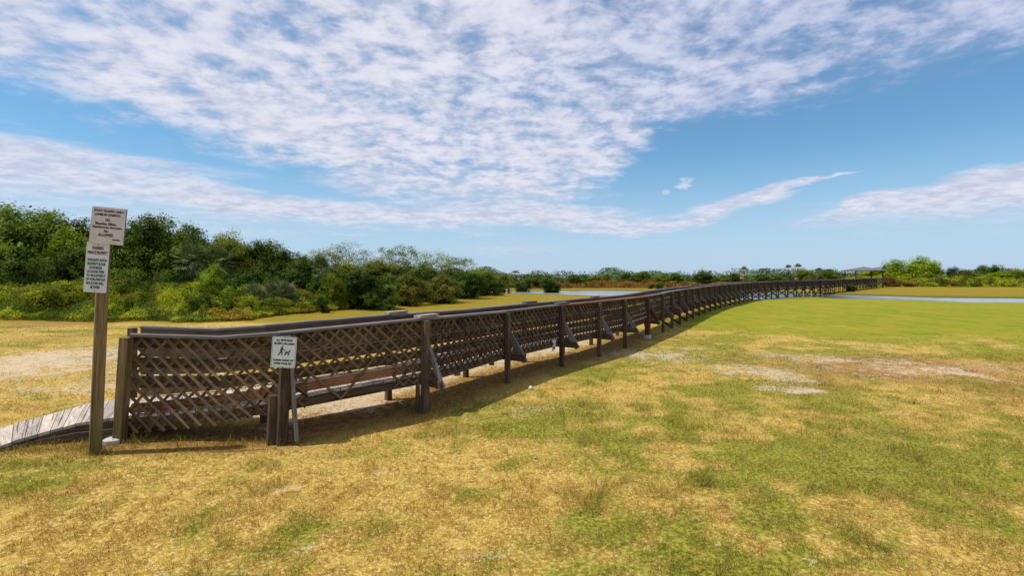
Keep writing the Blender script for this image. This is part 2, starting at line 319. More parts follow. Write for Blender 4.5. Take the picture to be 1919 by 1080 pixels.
def wood(name, c0, c1, c2, stain=None):
    """weathered timber: grain runs along the board (attribute gx = metres along, gy = across, rnd = per board)"""
    def b(t, out):
        gx, gy, rn = t.attr('gx').outputs['Fac'], t.attr('gy').outputs['Fac'], t.attr('rnd').outputs['Fac']
        v = t.comb(t.m('ADD', t.m('MULTIPLY', gx, 1.4), t.m('MULTIPLY', rn, 37.)), t.m('MULTIPLY', gy, 26.), t.m('MULTIPLY', rn, 11.))
        g = t.noise(v, 2.2, 6, .62, 2.1, .8); g2 = t.noise(v, 9, 3, .6)
        k = t.noise(t.comb(t.m('ADD', gx, t.m('MULTIPLY', rn, 19.)), t.m('MULTIPLY', gy, 4.), rn), 2.3, 3, .5)
        col = t.mix(t.step(g, .34, .66), c0, c1); col = t.mix(t.m('MULTIPLY', t.step(g2, .5, .75), .45), col, c2)
        col = t.mix(t.m('MULTIPLY', t.step(k, .42, .7), .55), col, tuple(q * .62 for q in c0))
        col = t.mix(1., col, t.mix(rn, (.70, .70, .72), (1.22, 1.18, 1.12)), 'MULTIPLY')
        if stain:
            z = t.add('ShaderNodeSeparateXYZ'); t.l.new(t.add('ShaderNodeNewGeometry').outputs['Position'], z.inputs[0])
            col = t.mix(t.step(t.m('ADD', z.outputs[2], t.m('MULTIPLY', k, .5)), .75, .35, 0., .75), col, stain)
        crack = t.step(t.noise(t.comb(t.m('ADD', t.m('MULTIPLY', gx, .5), t.m('MULTIPLY', rn, 7.)), t.m('MULTIPLY', gy, 34.), rn), 1.6, 4, .5), .36, .41)
        col = t.mix(crack, tuple(q * .3 for q in c0), col)
        principled(t, out, col, .85, .2, t.m('ADD', g, t.m('MULTIPLY', crack, .8)), .5, .006)
    return mat(name, b)
W_dark = wood('timber_weathered', (.068, .044, .026), (.150, .104, .066), (.27, .205, .15))
W_lat = wood('timber_lattice', (.105, .070, .034), (.225, .155, .085), (.36, .27, .16))
W_deck = wood('timber_deck', (.36, .30, .25), (.55, .47, .40), (.66, .59, .52))
W_cap = wood('timber_cap', (.13, .115, .11), (.25, .225, .215), (.40, .36, .34))
W_post = wood('timber_post', (.19, .13, .055), (.33, .24, .115), (.42, .32, .17), (.14, .125, .025))
W_red = wood('timber_red', (.10, .032, .014), (.17, .062, .03), (.24, .11, .06))
W_new = wood('timber_orange', (.19, .085, .040), (.33, .17, .09), (.46, .30, .19))
W_pale = wood('timber_pale', (.28, .22, .17), (.42, .35, .28), (.55, .47, .39))
def b_conc(t, out):
    pos = t.add('ShaderNodeTexCoord').outputs['Object']; n = t.noise(pos, 14, 5, .6)
    principled(t, out, t.mix(n, (.34, .31, .28), (.62, .59, .54)), .9, .2, n, .5, .01)
M_conc = mat('concrete', b_conc)
def flat(name, c, rough=.5, var=.12, spec=.4, metal=0.):
    def b(t, out):
        pos = t.add('ShaderNodeTexCoord').outputs['Object']; n = t.noise(pos, 9, 5, .65)
        p = principled(t, out, t.mix(t.step(n, .3, .75), tuple(q * (1 - var) for q in c), c), rough, spec); p.inputs['Metallic'].default_value = metal
    return mat(name, b)
M_signA = flat('sign_board_white', (.62, .58, .57), .45, .15); M_signB = flat('sign_panel_white', (.66, .67, .66), .4, .12); M_signC = flat('sign_metal_white', (.70, .77, .78), .35, .12)
M_edge = flat('sign_edge_grey', (.12, .13, .13), .6); M_ink = flat('ink_black', (.025, .022, .024), .5); M_red = flat('ink_red', (.17, .05, .05), .5); M_blue = flat('ink_blue', (.035, .10, .13), .5); M_maroon = flat('ink_maroon', (.09, .03, .035), .5)
M_greenp = flat('plastic_green', (.10, .30, .14), .3); M_greyp = flat('plastic_grey', (.28, .31, .36), .4); M_tin = flat('tin', (.10, .09, .09), .5); M_steel = flat('galvanised', (.45, .45, .46), .4, .2, .5, .7); M_white = flat('paper_white', (.75, .72, .66), .7)
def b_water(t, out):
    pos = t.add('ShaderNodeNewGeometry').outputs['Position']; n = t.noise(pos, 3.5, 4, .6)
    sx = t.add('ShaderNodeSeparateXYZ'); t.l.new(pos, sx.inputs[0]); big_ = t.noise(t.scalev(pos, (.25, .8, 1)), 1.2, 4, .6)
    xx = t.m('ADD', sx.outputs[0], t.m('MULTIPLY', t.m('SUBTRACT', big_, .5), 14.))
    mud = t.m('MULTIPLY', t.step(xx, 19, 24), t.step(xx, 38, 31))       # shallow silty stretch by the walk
    wc = t.mix(t.step(big_, .35, .65), (.24, .27, .28), (.33, .36, .37)); wc = t.mix(mud, wc, (.075, .06, .022))  # pale base colour paints in the bright sky reflection; silt stays brown
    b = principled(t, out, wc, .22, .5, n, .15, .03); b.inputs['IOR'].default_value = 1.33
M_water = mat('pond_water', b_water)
def b_sea(t, out):
    pos = t.add('ShaderNodeNewGeometry').outputs['Position']; n = t.noise(pos, .6, 4, .6)
    principled(t, out, (.06, .11, .15), .35, .5, n, .3, .2)
M_sea = mat('sea_water', b_sea)
def b_shingle(t, out):
    pos = t.add('ShaderNodeTexCoord').outputs['Object']; n = t.noise(pos, 3, 4, .6)
    principled(t, out, t.mix(n, (.10, .09, .10), (.20, .18, .19)), .9, .2, n, .4, .02)
M_shingle = mat('roof_shingle', b_shingle)

# ------------------------------------------------------------------ object helpers
def tag(o, label=None, cat=None, group=None, kind=None):
    for k, v in (('label', label), ('category', cat), ('group', group), ('kind', kind)):
        if v: o[k] = v
    return o
def empty(name, loc, rz=0.):
    o = bpy.data.objects.new(name, None); C.objects.link(o); o.location = loc; o.rotation_euler = (0, 0, rz); o.empty_display_size = .2
    return o
def mesh_np(name, V, Fq, material, attrs=None, parent=None, smooth=False, corners=4):
    me = bpy.data.meshes.new(name); n, m = len(V), len(Fq)
    me.vertices.add(n); me.vertices.foreach_set('co', np.ascontiguousarray(V, np.float32).ravel())
    me.loops.add(m * corners); me.loops.foreach_set('vertex_index', np.ascontiguousarray(Fq, np.int32).ravel())
    me.polygons.add(m); me.polygons.foreach_set('loop_start', np.arange(0, m * corners, corners, dtype=np.int32))
    me.polygons.foreach_set('use_smooth', np.full(m, smooth))
    for k, v in (attrs or {}).items():
        dom = 'POINT' if len(v) == n else 'FACE'
        a = me.attributes.new(k, 'FLOAT', dom); a.data.foreach_set('value', np.ascontiguousarray(v, np.float32))
    me.update(calc_edges=True); me.materials.append(material)
    o = bpy.data.objects.new(name, me); C.objects.link(o)
    if parent: o.parent = parent
    return o
class MB:
    """collects planks, tubes and prisms; each becomes a piece of ONE mesh"""
    def __init__(s, seed=1): s.v = []; s.f = []; s.gx = []; s.gy = []; s.rn = []; s.r = random.Random(seed)
    def face(s, idx, gx, gy, rn): s.f.append(idx)
    def hexa(s, c, axis=0, jit=True):
        """c: 8 corners, first 4 the start face ring, last 4 the end face ring"""
        b = len(s.v); s.v += [tuple(p) for p in c]; r = s.r.random()
        a0 = Vector(c[0]); L = (Vector(c[4]) - a0).length
        w1 = (Vector(c[1]) - a0).length; w2 = (Vector(c[3]) - a0).length
        s.gx += [0] * 4 + [L] * 4; s.gy += [0, w1, w1 + w2, w2 + w1 + w1] * 2; s.rn += [r] * 8
        for q in ((0, 3, 2, 1), (4, 5, 6, 7), (0, 1, 5, 4), (1, 2, 6, 5), (2, 3, 7, 6), (3, 0, 4, 7)): s.f.append(tuple(b + k for k in q))
    def bar(s, p, q, wa, wb, side=(0, 0, 1), bev=0.):
        """a board from p to q, wa wide along 'across', wb thick along the direction nearest to side"""
        p, q = Vector(p), Vector(q); d = (q - p).normalized(); u = Vector(side); u = (u - d * u.dot(d))
        u = u.normalized() if u.length > 1e-5 else d.orthogonal().normalized(); a = d.cross(u).normalized()
        c = []
        for e in (p, q):
            c += [e + a * (-wa / 2) + u * (-wb / 2), e + a * (wa / 2) + u * (-wb / 2), e + a * (wa / 2) + u * (wb / 2), e + a * (-wa / 2) + u * (wb / 2)]
        s.hexa(c)
    def tube(s, pts, rad, n=8, cap=True):
        b0 = len(s.v); r = s.r.random(); L = 0; prev = None
        for i, p in enumerate(pts):
            p = Vector(p); d = (Vector(pts[min(i + 1, len(pts) - 1)]) - Vector(pts[max(i - 1, 0)])).normalized()
            u = d.orthogonal().normalized() if abs(d.z) < .9 else Vector((1, 0, 0)) - d * d.x; u.normalize(); a = d.cross(u)
            if prev is not None: L += (p - prev).length
            prev = p; rr = rad[i] if hasattr(rad, '__len__') else rad
            for k in range(n):
                th = 2 * math.pi * k / n; q = p + (u * math.cos(th) + a * math.sin(th)) * rr
                s.v.append(tuple(q)); s.gx.append(L); s.gy.append(abs(k / n - .5) * 2 * math.pi * rr); s.rn.append(r)
        for i in range(len(pts) - 1):
            for k in range(n):
                a0 = b0 + i * n + k; a1 = b0 + i * n + (k + 1) % n; s.f.append((a0, a1, a1 + n, a0 + n))
        if cap:
            s.f.append(tuple(b0 + k for k in reversed(range(n)))); e = b0 + (len(pts) - 1) * n; s.f.append(tuple(e + k for k in range(n)))
    def poly(s, pts2, th, M=None):
        """flat outline in x,z extruded along y by th"""
        b = len(s.v); n = len(pts2); r = s.r.random()
        for yy in (-th / 2, th / 2):
            for x, z in pts2:
                p = Vector((x, yy, z)); p = M @ p if M else p
                s.v.append(tuple(p)); s.gx.append(x); s.gy.append(z); s.rn.append(r)
        s.f.append(tuple(b + k for k in range(n))); s.f.append(tuple(b + n + k for k in reversed(range(n))))
        for k in range(n): s.f.append((b + k, b + n + k, b + n + (k + 1) % n, b + (k + 1) % n))
    def build(s, name, material, parent=None, bevel=0., origin=None, smooth=False):
        me = bpy.data.meshes.new(name); vs_ = s.v
        if origin is not None: vs_ = [tuple(Vector(p) - Vector(origin)) for p in vs_]
        me.from_pydata(vs_, [], s.f); me.update()
        for k, v in (('gx', s.gx), ('gy', s.gy), ('rnd', s.rn)):
            a = me.attributes.new(k, 'FLOAT', 'POINT'); a.data.foreach_set('value', v)
        if smooth: me.polygons.foreach_set('use_smooth', [True] * len(me.polygons))
        me.materials.append(material)
        o = bpy.data.objects.new(name, me); C.objects.link(o)
        if parent: o.parent = parent
        if bevel:
            m = o.modifiers.new('bevel', 'BEVEL'); m.width = bevel; m.segments = 1; m.limit_method = 'ANGLE'
        return o

# ------------------------------------------------------------------ ground, pond, sea
def spaced(segs):
    out = []
    for a, b, st in segs:
        n = max(1, int(round((b - a) / st))); out += list(a + (b - a) * np.arange(n) / n)
    out.append(segs[-1][1]); return np.array(out)
gxs = spaced([(-3500, -300, 400), (-300, -80, 20), (-80, -30, 1.4), (-30, -14, .35), (-14, 14, .11), (14, 30, .2), (30, 70, .5), (70, 300, 8), (300, 3500, 400)])
gys = spaced([(-400, -20, 40), (-20, 1, 2.5), (1, 3, .4), (3, 16, .11), (16, 30, .18), (30, 72, .35), (72, 120, 1.2), (120, 400, 15), (400, 4000, 400)])
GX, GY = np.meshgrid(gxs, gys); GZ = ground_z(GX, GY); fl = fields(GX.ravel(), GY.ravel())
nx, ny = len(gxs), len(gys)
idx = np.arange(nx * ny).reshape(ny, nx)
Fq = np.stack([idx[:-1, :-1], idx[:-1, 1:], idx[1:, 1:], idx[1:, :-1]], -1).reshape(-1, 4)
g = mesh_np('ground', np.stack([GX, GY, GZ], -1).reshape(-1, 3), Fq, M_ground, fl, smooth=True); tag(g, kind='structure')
WL = -.115
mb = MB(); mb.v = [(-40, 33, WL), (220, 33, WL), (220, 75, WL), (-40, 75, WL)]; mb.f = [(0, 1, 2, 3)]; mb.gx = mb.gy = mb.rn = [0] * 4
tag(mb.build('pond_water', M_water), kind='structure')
mb = MB(); mb.v = [(-6000, 260, -.75), (6000, 260, -.75), (6000, 8000, -.75), (-6000, 8000, -.75)]; mb.f = [(0, 1, 2, 3)]; mb.gx = mb.gy = mb.rn = [0] * 4
tag(mb.build('sea', M_sea), kind='structure')

# ------------------------------------------------------------------ grass blades on the near turf
def make_grass(seed=4):
    r = np.random.default_rng(seed); P_ = []
    for y0, y1, den, hh, ww in ((2.7, 5.0, 3800, .052, .0045), (5.0, 8.0, 2000, .042, .006), (8.0, 13.0, 800, .038, .009), (13, 20, 220, .036, .014)):
        A = (y1 - y0) * (y1 + y0) * 1.10; n = int(A * den)
        y = np.sqrt(r.uniform(y0 ** 2, y1 ** 2, n)); x = r.uniform(-1.10, 1.10, n) * y
        P_.append((x, y, np.full(n, hh), np.full(n, ww)))
    feet = [(-4.93, 5.80, 260, .16), (-5.0, 6.1, 260, .22), (-2.95, 6.08, 160, .2), (-1.4, 7.4, 120, .18), (-.1, 9.5, 90, .2), (1.1, 11.2, 70, .2)] + [(-5.1 - .13 * k, 6.02 - .028 * k, 60, .10) for k in range(9)] + [(-4.6 + .2 * k, 6.12, 34, .12) for k in range(9)]
    for cx, cy, n_, sg in feet:
        P_.append((cx + r.normal(size=n_) * sg, cy + r.normal(size=n_) * sg * .8, np.full(n_, .10), np.full(n_, .007)))
    n_feet = sum(q[2] for q in feet)
    x, y, hh, ww = (np.concatenate(q) for q in zip(*P_))
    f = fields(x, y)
    clump = fbm(x, y, 5.5, 3, 77); sandn = fbm(x, y, 9., 3, 78)
    keep = (r.random(len(x)) < (.25 + 1.3 * sstep(clump, .32, .62))) & (f['sand'] + (sandn - .5) * 1.2 < r.uniform(.35, .8, len(x))) & (f['lawn'] < .5 + .5 * r.random(len(x)))
    keep[-n_feet:] = True; f['green'][-n_feet:] = np.maximum(f['green'][-n_feet:], .7); f['rust'][-n_feet:] *= .3
    x, y, hh, ww, clump = x[keep], y[keep], hh[keep], ww[keep], clump[keep]; n = len(x)
    f = {k: v[keep] for k, v in f.items()}
    tuft = sstep(fbm(x, y, 2.6, 3, 91), .60, .70)
    h = hh * (1 + 1.1 * tuft * (.3 + f['green'])) * r.uniform(.35, 1.15, n) * (.72 + .5 * sstep(clump, .35, .7)) * (1 + 1.2 * (r.random(n) < .015))
    th = r.uniform(0, 2 * np.pi, n); lean = r.uniform(.15, 1.5, n) * h; la = r.uniform(0, 2 * np.pi, n)
    z = ground_z(x, y) - .004
    dx, dy = np.cos(th) * ww / 2, np.sin(th) * ww / 2; lx, ly = np.cos(la) * lean, np.sin(la) * lean
    hz = np.sqrt(np.maximum(h * h - (lean * .6) ** 2, (.3 * h) ** 2))
    V = np.empty((n, 4, 3))
    V[:, 0] = np.stack([x - dx, y - dy, z], -1); V[:, 1] = np.stack([x + dx, y + dy, z], -1)
    V[:, 2] = np.stack([x + lx + dx * .25, y + ly + dy * .25, z + hz], -1); V[:, 3] = np.stack([x + lx - dx * .25, y + ly - dy * .25, z + hz], -1)
    at = {k: np.repeat(v, 4) for k, v in f.items()}; at['tint'] = np.repeat(r.random(n) ** 1.6, 4)
    o = mesh_np('grass', V.reshape(-1, 3), np.arange(n * 4).reshape(-1, 4), M_blade, at)
    tag(o, kind='stuff'); return o
make_grass()

# ------------------------------------------------------------------ boardwalk
# near-side nodes: x, y, rail top, deck top, offset to the far side (x, y)
ND = [(-4.98, 6.23, 1.35, .29, -.62, 1.0), (-2.90, 6.13, 1.385, .54, -.62, .85), (-1.35, 7.43, 1.445, .60, -.68, .72), (-.124, 9.5, 1.40, .63, -.78, .52), (1.10, 11.23, 1.42, .63, -.78, .52),
      (2.20, 12.63, 1.42, .63, -.80, .54), (3.20, 14.10, 1.42, .63, -.80, .54), (4.45, 16.2, 1.40, .67, -.82, .53), (5.46, 17.9, 1.42, .74, -.82, .52)]
ax, ay, bx, by = 5.46, 17.9, 19.5, 40.0
for i in range(1, 17):
    t = i / 16; bow = math.sin(math.pi * t) * .5
    ND.append((ax + (bx - ax) * t + bow * .84 * -1, ay + (by - ay) * t + bow * .54, 1.455, .82, -.82, .52))
seg = [(19.5, 40.0), (24.6, 45.8), (33.0, 52.5), (44.0, 63.5), (56.0, 75.5)]
pl = [0]
for a, b in zip(seg, seg[1:]): pl.append(pl[-1] + math.dist(a, b))
for i in range(1, 26):
    s_ = pl[-1] * i / 25; k = max(j for j in range(len(pl) - 1) if pl[j] <= s_ + 1e-6) if s_ < pl[-1] else len(pl) - 2
    u = (s_ - pl[k]) / (pl[k + 1] - pl[k]); x = seg[k][0] + (seg[k + 1][0] - seg[k][0]) * u; y = seg[k][1] + (seg[k + 1][1] - seg[k][1]) * u
    ux, uy = seg[k + 1][0] - seg[k][0], seg[k + 1][1] - seg[k][1]; L = math.hypot(ux, uy)
    ND.append((x, y, 1.45 + .12 * i / 25, .82 + .06 * i / 25, -uy / L * .97, ux / L * .97))
BW = empty('boardwalk', (-4.9, 6.6, 0))
tag(BW, 'long weathered timber boardwalk with lattice sides winding across the lawn to the far gazebo', 'boardwalk')
BO = Vector((-4.9, 6.6, 0))
def bw(m, name, material, bevel=0., parent=BW, smooth=False):
    return m.build(name, material, parent, bevel, origin=BO, smooth=smooth)
rb = random.Random(7)
# railing line nodes incl. the kink between first two posts
def lerp(a, b, t): return tuple(p + (q - p) * t for p, q in zip(a, b))
KINK = list(lerp(ND[0], ND[1], .64)); KINK[2] = 1.325; KINK[3] = .42; KINK[4:] = [-.66, .92]
RN = [(-4.84,) + ND[0][1:], tuple(KINK)] + ND[1:]
def side(nd, far):
    if not far: return Vector((nd[0], nd[1], 0))
    return Vector((nd[0] + nd[4], nd[1] + nd[5], 0))
def inward(nd): return Vector((nd[4], nd[5], 0)).normalized()
# deck planks, ramp first
RAMP = [(-7.10, 5.20, 0, -.02, -.76, .66), (-6.55, 5.55, 0, .0, -.76, .68), (-6.10, 5.83, 0, .055, -.76, .72), (-5.88, 6.08, 0, .115, -.72, .84), (-5.5, 6.18, 0, .215, -.72, 1.0)]
DK = RAMP + [ND[0], tuple(KINK)] + ND[1:]
dk = MB(3); ramp_planks = 0
for a, b in zip(DK, DK[1:]):
    L = math.hypot(b[0] + b[4] / 2 - a[0] - a[4] / 2, b[1] + b[5] / 2 - a[1] - a[5] / 2); n = max(1, int(round(L / .148)))
    if a[1] < 6.4 and a[0] < -4.9: n = max(1, int(round(L / .155)))
    for k in range(n):
        t0, t1 = (k + .03) / n, (k + .97) / n; A, B = lerp(a, b, t0), lerp(a, b, t1)
        e = rb.uniform(-.012, .012); dz = rb.uniform(-.003, .003)
        def c(nd, far, top):
            p = side(nd, far); i_ = inward(nd); p = p + i_ * (.035 + e if not far else -.03 + e); p.z = nd[3] + dz - (0 if top else .038); return p
        dk.hexa([c(A, 0, 0), c(B, 0, 0), c(B, 0, 1), c(A, 0, 1), c(A, 1, 0), c(B, 1, 0), c(B, 1, 1), c(A, 1, 1)])
bw(dk, 'deck', W_deck)
# beams under the deck and stringers of the ramp
bm_ = MB(5)
for a, b in zip(DK, DK[1:]):
    for fr in (.06, .5, .94):
        pa = side(a, 0) + Vector((a[4], a[5], 0)) * fr; pb = side(b, 0) + Vector((b[4], b[5], 0)) * fr
        ha, hb = min(.125, max(.03, a[3] - .03)), min(.125, max(.03, b[3] - .03))
        th = inward(a) * .022; c = []
        for p, nd, hh in ((pa, a, ha), (pb, b, hb)):
            zt = nd[3] - .042; c += [p - th + Vector((0, 0, zt - hh)), p + th + Vector((0, 0, zt - hh)), p + th + Vector((0, 0, zt)), p - th + Vector((0, 0, zt))]
        bm_.hexa(c)
bw(bm_, 'beam', W_dark)
# side planks closing the ramp
sp = MB(6)
for a, b in zip(RAMP[1:] + [ND[0]], (RAMP[1:] + [ND[0]])[1:]):
    pa, pb = side(a, 0) - inward(a) * .0, side(b, 0) - inward(b) * .0
    c = []
    for p, nd in ((pa, a), (pb, b)):
        zt = nd[3] - .045; zb = -.02; c += [Vector((p.x, p.y - .02, zb)), Vector((p.x, p.y + .02, zb)), Vector((p.x, p.y + .02, zt * .62)), Vector((p.x, p.y - .02, zt * .62))]
    sp.hexa(c)
bw(sp, 'ramp_side', W_dark)
# rails: three boards and a toe board on each side, and a flat cap
LEV = [('top_rail', -.035, -.185, 2), ('middle_rail', -.29, -.42, 2), ('lower_rail', -.50, -.60, 2)]
for far in (0, 1):
    for nm, z1, z0, _ in LEV:
        m = MB(11 + far)
        for a, b in zip(RN, RN[1:]):
            c = []
            for nd in (a, b):
                p = side(nd, far) + inward(nd) * (.085 if not far else -.085); n_ = inward(nd) * .019
                q = min(1., max(0., (nd[2] - nd[3] - .84) / .2)); z1_, z0_ = (z1 - .05 * q, z0 - .11 * q) if nm == 'lower_rail' else ((z1 - .02 * q, z0 - .02 * q) if nm == 'middle_rail' else (z1, z0)); k = 1 if nd[2] - nd[3] > .75 else .93
                c += [p - n_ + Vector((0, 0, nd[2] + z0_ * k)), p + n_ + Vector((0, 0, nd[2] + z0_ * k)), p + n_ + Vector((0, 0, nd[2] + z1_ * k)), p - n_ + Vector((0, 0, nd[2] + z1_ * k))]
            m.hexa(c)
        bw(m, nm, W_dark)
    m = MB(21 + far)
    for a, b in zip(RN, RN[1:]):
        c = []
        for nd in (a, b):
            p = side(nd, far) + inward(nd) * (.075 if not far else -.075); n_ = inward(nd) * .019
            c += [p - n_ + Vector((0, 0, nd[3] + .03)), p + n_ + Vector((0, 0, nd[3] + .03)), p + n_ + Vector((0, 0, nd[3] + .15)), p - n_ + Vector((0, 0, nd[3] + .15))]
        m.hexa(c)
    bw(m, 'toe_board', W_new if not far else W_dark)
    m = MB(31 + far); mo = MB(33); m2 = MB(35)
    for i, (a, b) in enumerate(zip(RN, RN[1:])):
        c = []
        z_off = rb.uniform(-.004, .004)
        for nd, e in ((a, -.01), (b, .01)):
            d = (Vector(b[:2]) - Vector(a[:2])).normalized(); p = side(nd, far) + inward(nd) * (.035 if not far else -.035) + Vector((d.x, d.y, 0)) * e; n_ = inward(nd) * .075
            zt = nd[2] + z_off; c += [p - n_ + Vector((0, 0, zt - .036)), p + n_ + Vector((0, 0, zt - .036)), p + n_ + Vector((0, 0, zt)), p - n_ + Vector((0, 0, zt))]
        (mo if (not far and i in (5, 6, 7)) else (m2 if (not far and i > 7) else m)).hexa(c)
    bw(m, 'rail_cap', W_cap, .004)
    if not far: bw(m2, 'rail_cap', W_cap, .004); bw(mo, 'new_rail_cap', W_new, .004)['label'] = 'reddish newer rail cap'
# splice blocks on the caps
for far, i0, mt in ((0, 2, W_pale), (1, 2, W_pale), (0, 4, W_cap), (1, 4, W_cap), (1, 6, W_cap)):
    nd = ND[i0]; pd = ND[i0 + 1]; d = Vector((pd[0] - nd[0], pd[1] - nd[1], 0)).normalized(); p = side(nd, far) + inward(nd) * (.035 if not far else -.035) + Vector((0, 0, nd[2] + .022)); m = MB(i0)
    m.bar(p - d * .10, p + d * .34, .13, .038); bw(m, 'splice_block', mt)
# posts, braces, legs
def lean_post(m, x, y, zb, zt, w_, tang, lx=0., ly=0.):
    m.bar((x, y, zb), (x + lx, y + ly, zt), w_, w_, side=(tang.y, -tang.x, 0))
def tangent(i):
    a = ND[max(i - 1, 0)]; b = ND[min(i + 1, len(ND) - 1)]
    if i == 0: b = ND[1]
    if i == 1: a = ND[1]
    d = Vector((b[0] - a[0], b[1] - a[1], 0)); return d.normalized()
for i, nd in enumerate(ND):
    t_ = tangent(i); inn = inward(nd); outw = -inn
    for far in (0, 1):
        p = side(nd, far); zb = gz(p.x, p.y) - .12
        m = MB(100 + i * 2 + far)
        wv = .09 if far else {0: .11, 1: .115, 2: .10}.get(i, .09)
        lean = {0: (.095, 0), 1: (.075, 0), 2: (.02, 0)}.get(i, (rb.uniform(-.01, .01), 0)) if not far else (rb.uniform(-.01, .01), 0)
        q = p - (inn * wv * .5 if not far else -inn * wv * .5)
        zt = nd[2] - .04 if not (not far and i in (1,)) else nd[2] - .045
        lean_post(m, q.x, q.y, zb, zt, wv, t_, *lean)
        o = bw(m, 'railing_post', W_post if (i == 0 and not far) else W_dark, .004)
    # short leg that carries the beam
    if i in (1, 2, 7):
        for far in (0,):
            p = side(nd, far) + inn * .05 - t_ * (.10 if i == 1 else .07); m = MB(300 + i)
            wl = {1: .10, 2: .05, 7: .15}[i]
            if i == 7 and not far: p = side(nd, 0) - inn * .02 + t_ * .0
            m.bar((p.x, p.y, gz(p.x, p.y) - .12 + (.14 if (i == 7 and not far) else 0)), (p.x + (.04 if i == 1 else .01), p.y, nd[3] + (.06 if i == 1 else -.05)), wl, wl, side=(t_.y, -t_.x, 0))
            bw(m, 'support_leg', W_red if (i == 7 and not far) else W_dark, .004)
    # cross beam, outrigger and knee brace on the near side
    if i >= 1:
        Lr = .40 if i != 1 else .26; zo = nd[3] - .13 if i > 1 else .34
        e = side(nd, 0) + outw * Lr + t_ * .07; s0 = side(nd, 1) + t_ * .07; m = MB(500 + i)
        if i == 1: s0 = side(nd, 0) + t_ * .07; e = side(nd, 0) + outw * .20 + t_ * .11; zo = .12
        m.bar((s0.x, s0.y, zo), (e.x, e.y, zo), .038, .125, side=(0, 0, 1)); bw(m, 'outrigger', W_dark)
        m = MB(560 + i); zk = nd[2] - .42
        b0 = side(nd, 0) + outw * .03 + t_ * .075; e2 = e + t_ * .035 - outw * .01
        if i == 1: zk = 1.05; b0 = side(nd, 0) + outw * .13 + t_ * .10; e2 = side(nd, 0) + outw * .22 + t_ * .15
        m.bar((b0.x, b0.y, zk), (e2.x, e2.y, zo - .07), .038, .115 if i != 7 else .125, side=tuple(outw))
        bw(m, 'knee_brace', W_cap if i not in (7,) else W_red, .003)
    # X bracing of the tall bents
    if 9 <= i <= 36:
        a, b = side(nd, 0), side(nd, 1); zl, zh = gz(a.x, a.y) + .06, nd[3] - .17
        if i > 24: zl += .05
        for (p, q, off) in ((a, b, .055), (b, a, -.055)):
            m = MB(640 + i); m.bar((p.x + t_.x * off, p.y + t_.y * off, zl), (q.x + t_.x * off, q.y + t_.y * off, zh), .036, .085, side=(0, 0, 1)); bw(m, 'cross_brace', W_dark)
# footings
m = MB(8); m.tube([(-5.0, 6.17, -.03), (-5.0, 6.17, .035), (-5.0, 6.17, .05)], [.12, .115, .08], 12); bw(m, 'footing', M_conc)
nd = ND[7]; p = side(nd, 0) + inward(nd) * -.02; m = MB(9); m.tube([(p.x, p.y, -.1), (p.x, p.y, .09), (p.x, p.y, .11)], [.14, .13, .11], 10); bw(m, 'footing', M_conc)
# lattice panels
def lattice(i, a, b, pitch=.158, wdt=.036, bars=None, hole=None, Hn=None):
    A, B = side(a, 0), side(b, 0); ia, ib = inward(a), inward(b); L = (B - A).length
    r = random.Random(900 + i); m = MB(900 + i); LB = {0: (.24, .22), 1: (.22, .17), 2: (.17, .14)}.get(i, (.125, .125))
    za1, za0, zb1, zb0 = a[2] - .045, a[3] - LB[0], b[2] - .045, b[3] - LB[1]
    Hn = ((za1 - za0) + (zb1 - zb0)) / 2
    def P3(s, h, dep):
        t = s / L; base = A.lerp(B, t) + ia.lerp(ib, t) * dep
        z = (za0 + (zb0 - za0) * t) + h / Hn * ((za1 - za0) * (1 - t) + (zb1 - zb0) * t); base.z = z; return base
    nrm = ia
    for dirn, dep in ((-1, .012), (1, .024)):
        c = -Hn if dirn == 1 else 0; end = L if dirn == 1 else L + Hn
        c += r.uniform(.02, pitch)
        while c < end:
            # line: s = c + h (dirn 1)  or s = c - h (dirn -1), h from 0 to Hn
            h0, h1 = (max(0, -c), min(Hn, L - c)) if dirn == 1 else (max(0, c - L), min(Hn, c))
            segs = [(h0, h1)]
            if hole:
                s_at = lambda h: c + h * dirn
                out = []
                for (q0, q1) in segs:
                    hs = np.linspace(q0, q1, 40); ok = [not (hole[0] < s_at(h) < hole[1] and h < hole[2] * (.65 + .6 * vnoise(np.array([c * 3.1]), np.array([dirn * 2.]), 5)[0])) for h in hs]
                    if r.random() < .22: ok = [True] * 40
                    st = None
                    for h, k_ in zip(hs, ok):
                        if k_ and st is None: st = h
                        if (not k_) and st is not None: out.append((st, h)); st = None
                    if st is not None: out.append((st, q1))
                segs = out
            for q0, q1 in segs:
                if q1 - q0 > .05:
                    j = r.uniform(-.006, .006)
                    j2 = r.uniform(-.010, .010); q0 = q0 + (r.uniform(0, .03) if q0 < .02 else 0)
                    p, q = P3(c + q0 * dirn + j, q0, dep), P3(c + q1 * dirn + j2, q1, dep + r.uniform(-.002, .002))
                    m.bar(p, q, wdt, .008, side=tuple(nrm))
            c += pitch * (1 + r.uniform(-.03, .03))
    o = bw(m, 'lattice_panel', W_lat if i < 3 else W_dark)
    return o
K2 = tuple(KINK)
lattice(0, (-4.88,) + ND[0][1:], K2, pitch=.168)
lattice(1, K2, ND[1], pitch=.168)
o = lattice(2, ND[1], ND[2], hole=(.35, 1.55, .36)); o['label'] = 'broken lattice panel with a ragged hole'
for i in range(2, len(ND) - 1):
    lattice(i + 1, ND[i], ND[i + 1], pitch=.158 if i < 12 else .17)

